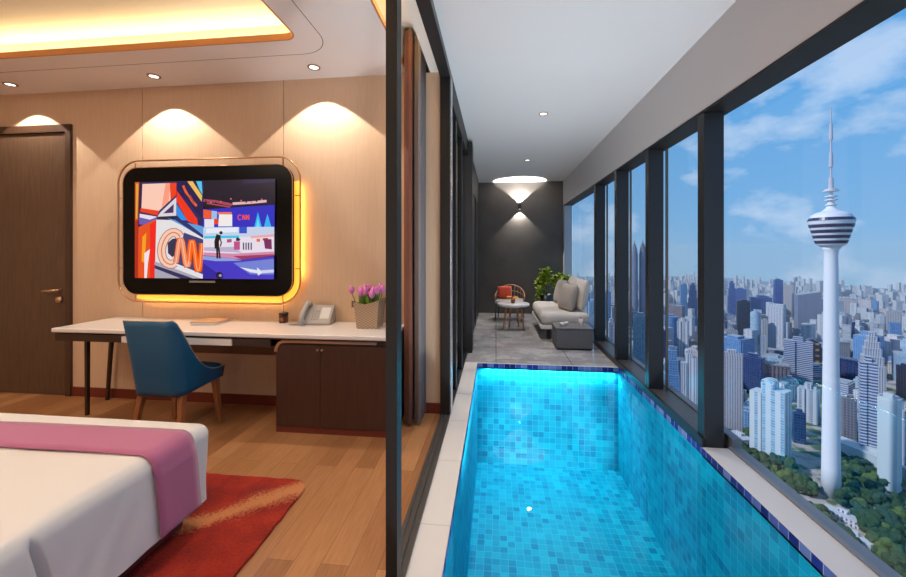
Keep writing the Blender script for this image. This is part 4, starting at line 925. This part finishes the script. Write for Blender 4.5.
heroes = [
 (A,'pale pinkish ribbed apartment tower just right of the nearest dark window column','slab',722,743,353,560,'pink',12,.5),
 (T,'dark navy slab tower behind the pinkish ribbed tower','slab',743,765,356,720,'navy',-14,.6),
 (A,'white and blue stepped apartment tower with arched crown left of the tall communications tower','arch',749,791,382,490,'whiteblue',-20,.55),
 (T,'brown-white office block with finned sides and flat roof slabs, middle left','fins',764,791,363,760,'brown',10,.8),
 (A,'white balcony tower left of the communications tower shaft','notch',797,820,388,600,'balc',-10,.8),
 (A,'low navy block with white speckled windows left of the communications tower','slab',791,806,412,535,'navy',14,.8),
 (T,'white banded tower with domed shoulder left of the communications tower','round',796,822,365,820,'bands',0,.8),
 (T,'dark tower speckled with gold lights left of the communications tower','notch',799,821,342,930,'gold',12,.7),
 (T,'black glass tower near the column, among indigo towers','slab',736,750,301,1150,'black',8,.7),
 (T,'slim indigo tower at the far left of the big opening','step',727,736,281,1500,'indigo',10,.8),
 (T,'indigo tower with red rooftop sign','slab',735,747,289,1650,'indigo',-6,.8),
 (T,'broad indigo block behind the white-framed tower','notch',749,772,297,1500,'indigo',8,.6),
 (T,'pale grey tower with bright frame and recessed ribs in the centre left skyline','crown',768,786,304,1000,'white',-16,.7),
 (T,'indigo-topped grey skyscraper behind the white-framed tower','slab',773,783,280,1450,'indigo',14,.8),
 (T,'beige-grey skyscraper with plain crown beside the indigo-topped one','crown',783,795,285,1480,'cream',-10,.8),
 (T,'massive grey slant-roofed skyscraper just left of the communications tower','slant',794,821,291,1280,'grey',14,.7),
 (T,'pale blue round-topped tower between the black tower and the white-framed tower','round',750,761,313,1100,'sky',0,.9),
 (A,'slim beige tower before the white-framed tower','slab',761,768,320,1000,'cream',10,.8),
 (A,'stout white block below the slant-roofed skyscraper','notch',785,799,344,900,'bands',-8,.8),
 (A,'low white-roofed block at the column edge','slab',725,738,330,1000,'cream',8,.8),
 (T,'grey ribbed office tower right of the communications tower','notch',842,852,316,1100,'grey',10,.9),
 (T,'darker grey companion tower right of the ribbed office tower','step',851,863,315,1150,'brown',-10,.8),
 (T,'blue and white slim glass tower far right skyline','slab',869.5,879,301,1500,'blue',-20,.5),
 (A,'white pagoda-stepped tower right of the communications tower','pagoda',858,886,332,700,'white',12,.9),
 (T,'bright blue glass tower near the right edge','crown',888,901,322,1000,'blue',16,.7),
 (T,'white-and-blue tower cut by the right edge of the photo','slab',900,914,341,800,'sky',-10,.7),
 (A,'wide pinkish slab far behind the ribbed office tower','fins',838,862,297,1500,'pink',10,.3),
 (A,'wide pale slab beside the blue and white slim tower','fins',858,872,299,1450,'pink',-10,.3),
 (A,'far pale block at the right skyline','slab',886,902,312,1050,'cream',10,.4),
 (T,'blue block with flat white roof beams right of the communications tower','fins',838,862,358,800,'navy',-10,.8),
 (A,'brown-grey hotel block rising from the trees right of the communications tower','slab',840,857,398,520,'brown',14,.6),
 (T,'tall curved blue-grey striped tower on the right','notch',858,878,362,480,'bands',8,.8),
 (A,'broad blank pale slab tower on the right','slab',877,902,398,430,'plain',-18,.8),
 (A,'white tower with dark window rows at the right edge','notch',900,914,411,440,'balc',10,.8),
 (T,'reddish brown tower at the upper right edge','slab',896,910,366,700,'brown',-14,.8),
 (T,'left of the pair of silver spired skyscrapers','spire',630.5,638,240,1300,'grey',0,1.),
 (T,'right of the pair of silver spired skyscrapers','spire',639,646.5,239,1300,'grey',0,1.),
 (T,'dark teal glass tower below the spired pair','slab',633,648,315,800,'teal',-14,.7),
 (T,'curved blue glass tower between the second and nearest columns','curve',664,678,316,1000,'blue',10,.8),
 (A,'white balcony tower between the second and nearest columns','notch',677,689,321,900,'balc',-8,.8),
 (T,'low blue glass tower at the bottom between the second and nearest columns','step',663,680,346,610,'blue',12,.8),
 (A,'broad white apartment tower beside the nearest column','arch',679,698,352,600,'white',10,.8),
 (T,'slim blue skyscraper on the skyline between the second and nearest columns','slab',680,687,285,1350,'blue',10,.8),
 (T,'slim navy skyscraper touching the nearest column','step',688,698,283,1450,'navy',-8,.8),
 (T,'navy tower seen in the second narrow pane','slab',655,668,330,900,'navy',8,.8),
 (A,'white tower low in the narrow far pane','notch',606,616,322,850,'balc',6,.8),
 (T,'blue tower high in the narrow far pane','slab',604,611,292,1300,'blue',12,.8),
 (T,'blue tower beyond the sofa cushions','step',583,591,284,1250,'blue',8,.8),
 (A,'white tower low beyond the wicker side table','notch',577,588,306,900,'white',-10,.8),
 (A,'pale blue tower beside the far window frame','slab',588,597,302,1000,'sky',10,.8),
]
for n_, lb, fm, u0, u1, vt, d_, m_, tw, asp in heroes: put(n_, lb, 'building', fm, u0, u1, vt, d_, m_, tw, asp)
# red rooftop sign of the indigo tower
x, y, z_ = P(741, 1640, 286.5)
# low podium roofs by the park
def low(u, d, w, dp, h, rz, m, label, group=None):
    x, y, _ = P(u, d, z=0); bm = bmesh.new(); prism(bm, rect(w,dp), 0, h); prism(bm, rect(w*1.05,dp*1.05), h, h+1); prism(bm, rect(w*.3,dp*.3,w*.2,0), h+1, h+4)
    o = obj('low_building', bm, CM[m]); o.location = (x, y, GZ); o.rotation_euler = (0,0,R(rz)); tag(o, label, 'building', group)
low(872, 470, 22, 70, 20, 20, 'plain', 'long pale flat-roofed hall among the trees right of the communications tower')
low(842, 380, 10, 26, 6, 35, 'white', 'small white-roofed pavilion at the foot of the slope, lower right')
low(852, 350, 10, 26, 7, 35, 'plain', 'second small pale pavilion nearer the bottom right corner')
low(738, 520, 20, 26, 16, 10, 'white', 'low white building at the foot of the pinkish ribbed tower')
low(880, 560, 26, 44, 26, 0, 'grey', 'low grey block behind the blank slab tower')
# ---------------------------------------------------------------- communications tower
ct = thing('communications_tower', 'tall white communications tower with banded observation pod and antenna mast', 'tower', P(831, 418, z=GZ)[:2] + (GZ,))
px = 418/F    # metres per pixel at its distance
def slim(b):
    for v_ in b.verts: v_.co.x *= .74; v_.co.y *= .74
def zz(v): return H + (HY-v)*px - GZ
sh = bmesh.new(); lathe(sh, [(11.6,0),(10.6,30),(9.9,80),(9.0,150),(8.0,zz(270)),(7.6,zz(255)),(8.6,zz(250)),(11.5,zz(246.5))], 40); slim(sh); obj('shaft', sh, CM['tower'], ct, smooth=True)
pod = bmesh.new()
prf = [(11.5,zz(246.5))]; rows = ((245,15.5),(241,17.8),(240,18.4),(236,19.6),(235,20.4),(230.5,21.8),(229.5,22.6),(225,24.2),(224,25.),(220.5,26.),(218,24.),(215,22.),(213,18.),(211.5,12.))
for v_, r_ in rows: prf.append((r_, zz(v_)))
lathe(pod, prf, 48); slim(pod); obj('pod', pod, CM['tower'], ct)
for va, vb, ra, rb in ((243.6,240.6,17.2,18.8),(238.4,235.4,19.5,20.9),(233.1,230.1,21.6,22.9),(227.6,224.6,23.9,25.2),(220.8,217.9,26.3,24.6)):
    b_ = bmesh.new(); lathe(b_, [(ra,zz(va)),(rb,zz(vb)),(rb-1.5,zz(vb)),(ra-1.5,zz(va))], 48, cap=False); [setattr(v_, 'co', Vector((v_.co.x*.742, v_.co.y*.742, v_.co.z))) for v_ in b_.verts]; obj('window_band', b_, CM['podglass'], ct)
cp = bmesh.new(); lathe(cp, [(12.,zz(212)),(6.5,zz(208.5)),(4.4,zz(206)),(3.8,zz(200)),(2.4,zz(196)),(2.,zz(190))], 24)
for v_, r_ in ((205,6.5),(200,7.5),(196.5,7.),(191,9.),(189.6,7.)): lathe(cp, [(r_,zz(v_)-.5),(r_,zz(v_)+.5)], 24)
slim(cp); obj('antenna_base', cp, CM['tower'], ct)
an = bmesh.new()
for va, vb, r_ in ((190,178,2.3),(178,167,1.0),(167,153,1.8),(153,140,1.0),(140,124,1.6),(124,108,.55)): lathe(an, [(r_,zz(va)),(r_*.85,zz(vb))], 12)
obj('mast', an, CM['podred'], ct)
# ---------------------------------------------------------------- the mass of the city
rc2 = random.Random(11)
zones = [(566, 600, 'behind the sofa window'), (603, 650, 'between the narrow window columns'), (655, 700, 'left of the nearest column'), (722, 800, 'left of the communications tower'), (838, 912, 'right of the communications tower')]
looks = [('white','pale ribbed'),('cream','cream'),('bands','white banded'),('balc','pale balconied'),('grey','blue-grey'),('blue','blue glass'),('navy','dark navy'),('sky','pale blue glass'),('pink','pinkish'),('brown','brownish')]
forms = [('slab','slab block'),('notch','notched tower'),('step','stepped tower'),('crown','crowned tower'),('fins','finned tower'),('round','round tower')]
dist = [(560,760,'near'),(760,1100,'mid-distance'),(1100,1700,'distant'),(1700,2600,'far'),(2600,3600,'farthest')]
prof_v = {560:(385,440),760:(335,395),1100:(303,350),1700:(291,315),2600:(284,299)}
placed = [((h_[3]+h_[4])/2, h_[6]) for h_ in heroes]
protos = {}
def vhor(u): return 276.5 if u < 700 else min(276.5 + (u-700)*.066, 290.5)
def dmax(u): return F*267/(vhor(u)+2-HY)
spots_ = []
def free(u, d, r, keep=True):
    x, y, _ = P(u, d, z=0)
    for a, b, q in spots_:
        if (a-x)**2+(b-y)**2 < (q+r)**2: return False
    if keep: spots_.append((x, y, r))
    return True
for h_ in heroes: uu = (h_[3]+h_[4])/2; x, y, _ = P(uu, h_[6], z=0); spots_.append((x, y, (h_[4]-h_[3])/F*h_[6]*.5))
def filler(u, d, w, h, look, form, rot, label, group):
    key = (look, form)
    if key not in protos:
        bm = tower(form, 1, .8, 1, 1); bm.free()
    o = obj('city_building', tower(form, w, w*rc2.uniform(.5,1.), h, int(u)), CM[look]); x, y, _ = P(u, d, z=0); o.location = (x, y, GZ); o.rotation_euler = (0,0,rot); tag(o, label, 'building', group)
NB = 0
for d0, d1, dn in dist:
    for (ua, ub, zn) in zones:
        k = int((ub-ua)/{560:5,760:2.6,1100:2.4,1700:2.8,2600:3.0}[d0]*1.0)+1
        for i in range(k):
            d = rc2.uniform(d0, d1); u = ua + (ub-ua)*(i+rc2.random())/k; va, vb = prof_v[d0]
            v = rc2.uniform(va, vb); 
            if u > 740 and d0 >= 1100: v += (u-740)*.045
            top = H+(HY-v)/F*d; h = top-GZ
            if d0 == 560 and u > 700: v += 30
            w = rc2.uniform(5,10)/F*d if d0 >= 1700 else rc2.uniform(26, 44)*(1 if d0 < 700 else 1.15)
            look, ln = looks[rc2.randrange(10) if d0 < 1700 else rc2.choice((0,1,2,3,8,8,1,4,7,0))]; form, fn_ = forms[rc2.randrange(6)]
            if look in ('navy','indigo') and rc2.random() < .4: look, ln = 'blue', 'blue glass'
            if not free(u, d, w*.5) or d > .94*dmax(u): continue
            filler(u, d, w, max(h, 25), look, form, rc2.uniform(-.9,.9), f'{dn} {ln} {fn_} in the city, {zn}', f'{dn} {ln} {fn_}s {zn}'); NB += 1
print('fillers', NB)
# endless small houses and blocks of the outer city: one mass nobody could count
bm = bmesh.new()
for i in range(4000):
    u = rc2.uniform(560, 925) if i < 2400 else 915 + 480*rc2.random()**1.3; d = (900 if i < 2400 else 420)*((4.6 if i < 2400 else 9.)**rc2.random()); x, y, _ = P(u, d, z=0); w = rc2.uniform(9,26); h = rc2.uniform(8, 34) if rc2.random() < .75 else rc2.uniform(40, 85); a = rc2.uniform(0,1.5)
    if d > .96*dmax(u) or not free(u, d, w*.7, False): continue
    pts_ = [(x+w*.7*math.cos(a+k*math.pi/2+.0), y+w*.7*math.sin(a+k*math.pi/2)) for k in range(4)]; prism(bm, pts_, GZ, GZ+h)
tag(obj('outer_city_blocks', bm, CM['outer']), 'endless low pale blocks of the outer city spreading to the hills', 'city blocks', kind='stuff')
# hills on the horizon
bm = bmesh.new(); N = 180
A_ = []
for i in range(N+1):
    u = 520 + 980*i/N; dd = dmax(u); x0, y0, _ = P(u, dd*.93, z=0); x1, y1, _ = P(u, dd, z=0)
    vtop = vhor(u) + .8*NZ.noise(Vector((u*.05,0,0)))
    A_.append((bm.verts.new((x0,y0,GZ-1)), bm.verts.new((x1,y1,H+(HY-vtop)/F*dd)), bm.verts.new((x1*1.02,y1*1.02,GZ-1))))
for a, b in zip(A_, A_[1:]):
    for k in range(2): bm.faces.new([a[k], b[k], b[k+1], a[k+1]])
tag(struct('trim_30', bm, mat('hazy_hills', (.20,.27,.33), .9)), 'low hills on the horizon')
# ground
def _ground():
    m = mat('city_ground', (.2,.2,.2), .9); g = G(m); v, x, y, z = g.xyz()
    n = g.noise(v, .012, 6, .6); n2 = g.noise(v, .05, 5, .65); f = g.m('ADD', g.m('MULTIPLY', n, .6), g.m('MULTIPLY', n2, .4))
    c = g.ramp(f, [(.40, (.035,.075,.03)), (.48, (.075,.12,.045)), (.52, (.36,.31,.28)), (.58, (.42,.37,.34)), (.64, (.22,.22,.24)), (.72, (.07,.12,.05))]); g.l(c, g.b.inputs['Base Color']); return m
M['ground'] = _ground()
bm = bmesh.new(); bm.faces.new([bm.verts.new(p) for p in [(-250,0,GZ),(100,-100,GZ),(1200,0,GZ)] + [P(u, dmax(u)*.99, z=GZ) for u in range(1500, 500, -20)]])
struct('ground', bm, M['ground'])
# road winding through the park
rdm = mat('park_road', (.40,.36,.35), .8)
def road(pts, w, label):
    bm = bmesh.new(); pr_ = []
    for i, (u, v) in enumerate(pts):
        d = (H-GZ)/((v-HY)/F); pr_.append(Vector(P(u, d, z=GZ+.6)))
    q = []
    for i, p in enumerate(pr_):
        t = (pr_[min(i+1,len(pr_)-1)]-pr_[max(i-1,0)]).normalized(); s = Vector((-t.y,t.x,0))*w/2; q.append((bm.verts.new(p+s), bm.verts.new(p-s)))
    for a, b in zip(q, q[1:]): bm.faces.new([a[0], b[0], b[1], a[1]])
    o = obj('road', bm, rdm); tag(o, label, 'road')
road([(770,462),(785,480),(806,500),(826,512),(842,526),(858,548),(880,566),(906,590)], 13, 'pale road curving below the communications tower along the park edge')
road([(838,505),(852,512),(866,530),(880,548),(898,556),(915,566)], 8, 'narrow road between the trees at the lower right')
road([(860,480),(880,492),(900,506),(915,512)], 12, 'pale clearing lane behind the park trees at the right')
# ---------------------------------------------------------------- trees of the park
treem = [mat('tree_canopy', c, .9) for c in ((.015,.045,.012),(.03,.065,.018),(.06,.10,.02),(.014,.05,.03))]
tm_ = []
for k in range(5):
    bm = bmesh.new(); r_ = random.Random(k)
    for j in range(7):
        s = r_.uniform(2.6,4.4); c = Vector((r_.uniform(-3.2,3.2), r_.uniform(-3.2,3.2), 6.5+r_.uniform(-1.5,3)))
        t_ = bmesh.ops.create_icosphere(bm, subdivisions=2, radius=s)['verts']
        for v in t_: v.co = v.co*(1+.35*NZ.noise(v.co*.9+Vector((j*5,k,0)))) + c
    tube(bm, [(0,0,0),(0,0,6)], .6, 6); me = bpy.data.meshes.new('tree'); bm.to_mesh(me); bm.free(); me.materials.append(treem[k % 4]); tm_.append(me)
def in_poly(u, v, P_):
    c = False; n = len(P_)
    for i in range(n):
        (x1,y1),(x2,y2) = P_[i], P_[(i+1)%n]
        if (y1 > v) != (y2 > v) and u < (x2-x1)*(v-y1)/(y2-y1)+x1: c = not c
    return c
patches = [([(722,428),(748,434),(775,460),(800,478),(815,498),(790,492),(760,474),(722,455)], 105, 'round green park tree on the slope left of the communications tower foot', 'park trees left of the tower'),
 ([(836,446),(856,456),(880,496),(906,510),(912,590),(880,560),(862,525),(834,502)], 140, 'round green park tree right of the communications tower foot', 'park trees right of the tower'),
 ([(790,495),(815,512),(850,545),(895,590),(868,590),(830,548),(800,520)], 48, 'green tree on the slope just beyond the pool ledge', 'trees on the near slope'),
 ([(838,430),(860,440),(906,480),(906,500),(870,480),(838,455)], 40, 'small green tree among the towers at the right', 'trees among the right towers')]
for poly_, n_, lb, gp_ in patches:
    us = [p[0] for p in poly_]; vs = [p[1] for p in poly_]; k = 0
    while k < n_:
        u, v = rc2.uniform(min(us),max(us)), rc2.uniform(min(vs),max(vs))
        if not in_poly(u, v, poly_): continue
        d = (H-GZ)/((v-HY)/F); x, y, _ = P(u, d, z=0)
        o = bpy.data.objects.new('tree', tm_[rc2.randrange(5)]); C.objects.link(o); s = rc2.uniform(.7,1.25); o.scale = (s,s,s*rc2.uniform(.85,1.2)); o.location = (x,y,GZ); o.rotation_euler = (0,0,rc2.uniform(0,6.3)); tag(o, lb, 'tree', gp_); k += 1
# ================================================================= sky and sun
W = bpy.data.worlds.new('sky'); bpy.context.scene.world = W; W.use_nodes = True; t = W.node_tree; t.nodes.clear()
class GW(G):
    def __init__(s, tr): s.t = tr; s.b = None
g = GW(t); tc = g.n('ShaderNodeTexCoord'); sp = g.n('ShaderNodeSeparateXYZ'); g.l(tc.outputs['Generated'], sp.inputs[0])
sky = g.ramp(g.m('ADD', g.m('MULTIPLY', sp.outputs[2], 1.), .1), [(0., S('8fb2ce')), (.08, S('8ab2d4')), (.22, S('78abd8')), (.5, S('5a9fd8')), (1., S('3f86cc'))])
mp = g.n('ShaderNodeMapping'); mp.inputs['Scale'].default_value = (1.,1.,1.9); mp.inputs['Location'].default_value = (.35,.2,.0); g.l(tc.outputs['Generated'], mp.inputs[0])
n1 = g.noise(mp.outputs[0], 6.0, 7, .55); n2 = g.noise(mp.outputs[0], 2.2, 3, .5)
f = g.m('ADD', g.m('MULTIPLY', n1, .65), g.m('MULTIPLY', n2, .35))
cl = g.ramp(f, [(.50, (0,0,0)), (.54, (.45,.45,.45)), (.60, (.9,.9,.9))])
bw = g.n('ShaderNodeRGBToBW'); g.l(cl, bw.inputs[0])
skyc = g.mix(g.m('MULTIPLY', bw.outputs[0], .75), sky, S('ccd8ea'))
bg = g.n('ShaderNodeBackground'); g.l(skyc, bg.inputs[0]); bg.inputs[1].default_value = 1.2; wo = g.n('ShaderNodeOutputWorld'); g.l(bg.outputs[0], wo.inputs[0])
sl_ = bpy.data.lights.new('sun', 'SUN'); sl_.energy = 3.9; sl_.angle = R(3); sl_.color = (1.,.95,.9); so = bpy.data.objects.new('sun', sl_); C.objects.link(so)
so.rotation_euler = Vector((.80,.08,-.60)).to_track_quat('-Z','Y').to_euler()
sc = bpy.context.scene; sc.view_settings.view_transform = 'Standard'; sc.view_settings.look = 'None'; sc.view_settings.exposure = 0; sc.view_settings.gamma = 1; sc.view_settings.use_curve_mapping = False
sc.cycles.max_bounces = 10; sc.cycles.diffuse_bounces = 4; sc.cycles.transparent_max_bounces = 12; sc.cycles.sample_clamp_indirect = 4; sc.cycles.use_denoising = True

if 1:
    hb = bmesh.new(); pp_ = [P(u, 850, z=0)[:2] for u in range(535, 1500, 60)] + [P(u, dmax(u)*1.05, z=0)[:2] for u in range(1485, 520, -30)]
    hz_ = bpy.data.materials.new('city_haze'); hz_.use_nodes = True; tt = hz_.node_tree; tt.nodes.clear(); vo = tt.nodes.new('ShaderNodeVolumeScatter'); vo.inputs['Density'].default_value = .00017; vo.inputs['Color'].default_value = (.62,.78,1.,1); vo.inputs['Anisotropy'].default_value = .0
    oo = tt.nodes.new('ShaderNodeOutputMaterial'); tt.links.new(vo.outputs[0], oo.inputs['Volume'])
    tag(obj('city_haze', ngon(pp_, GZ-2, 60), hz_), 'thin bluish haze lying over the far city', 'haze', kind='stuff')
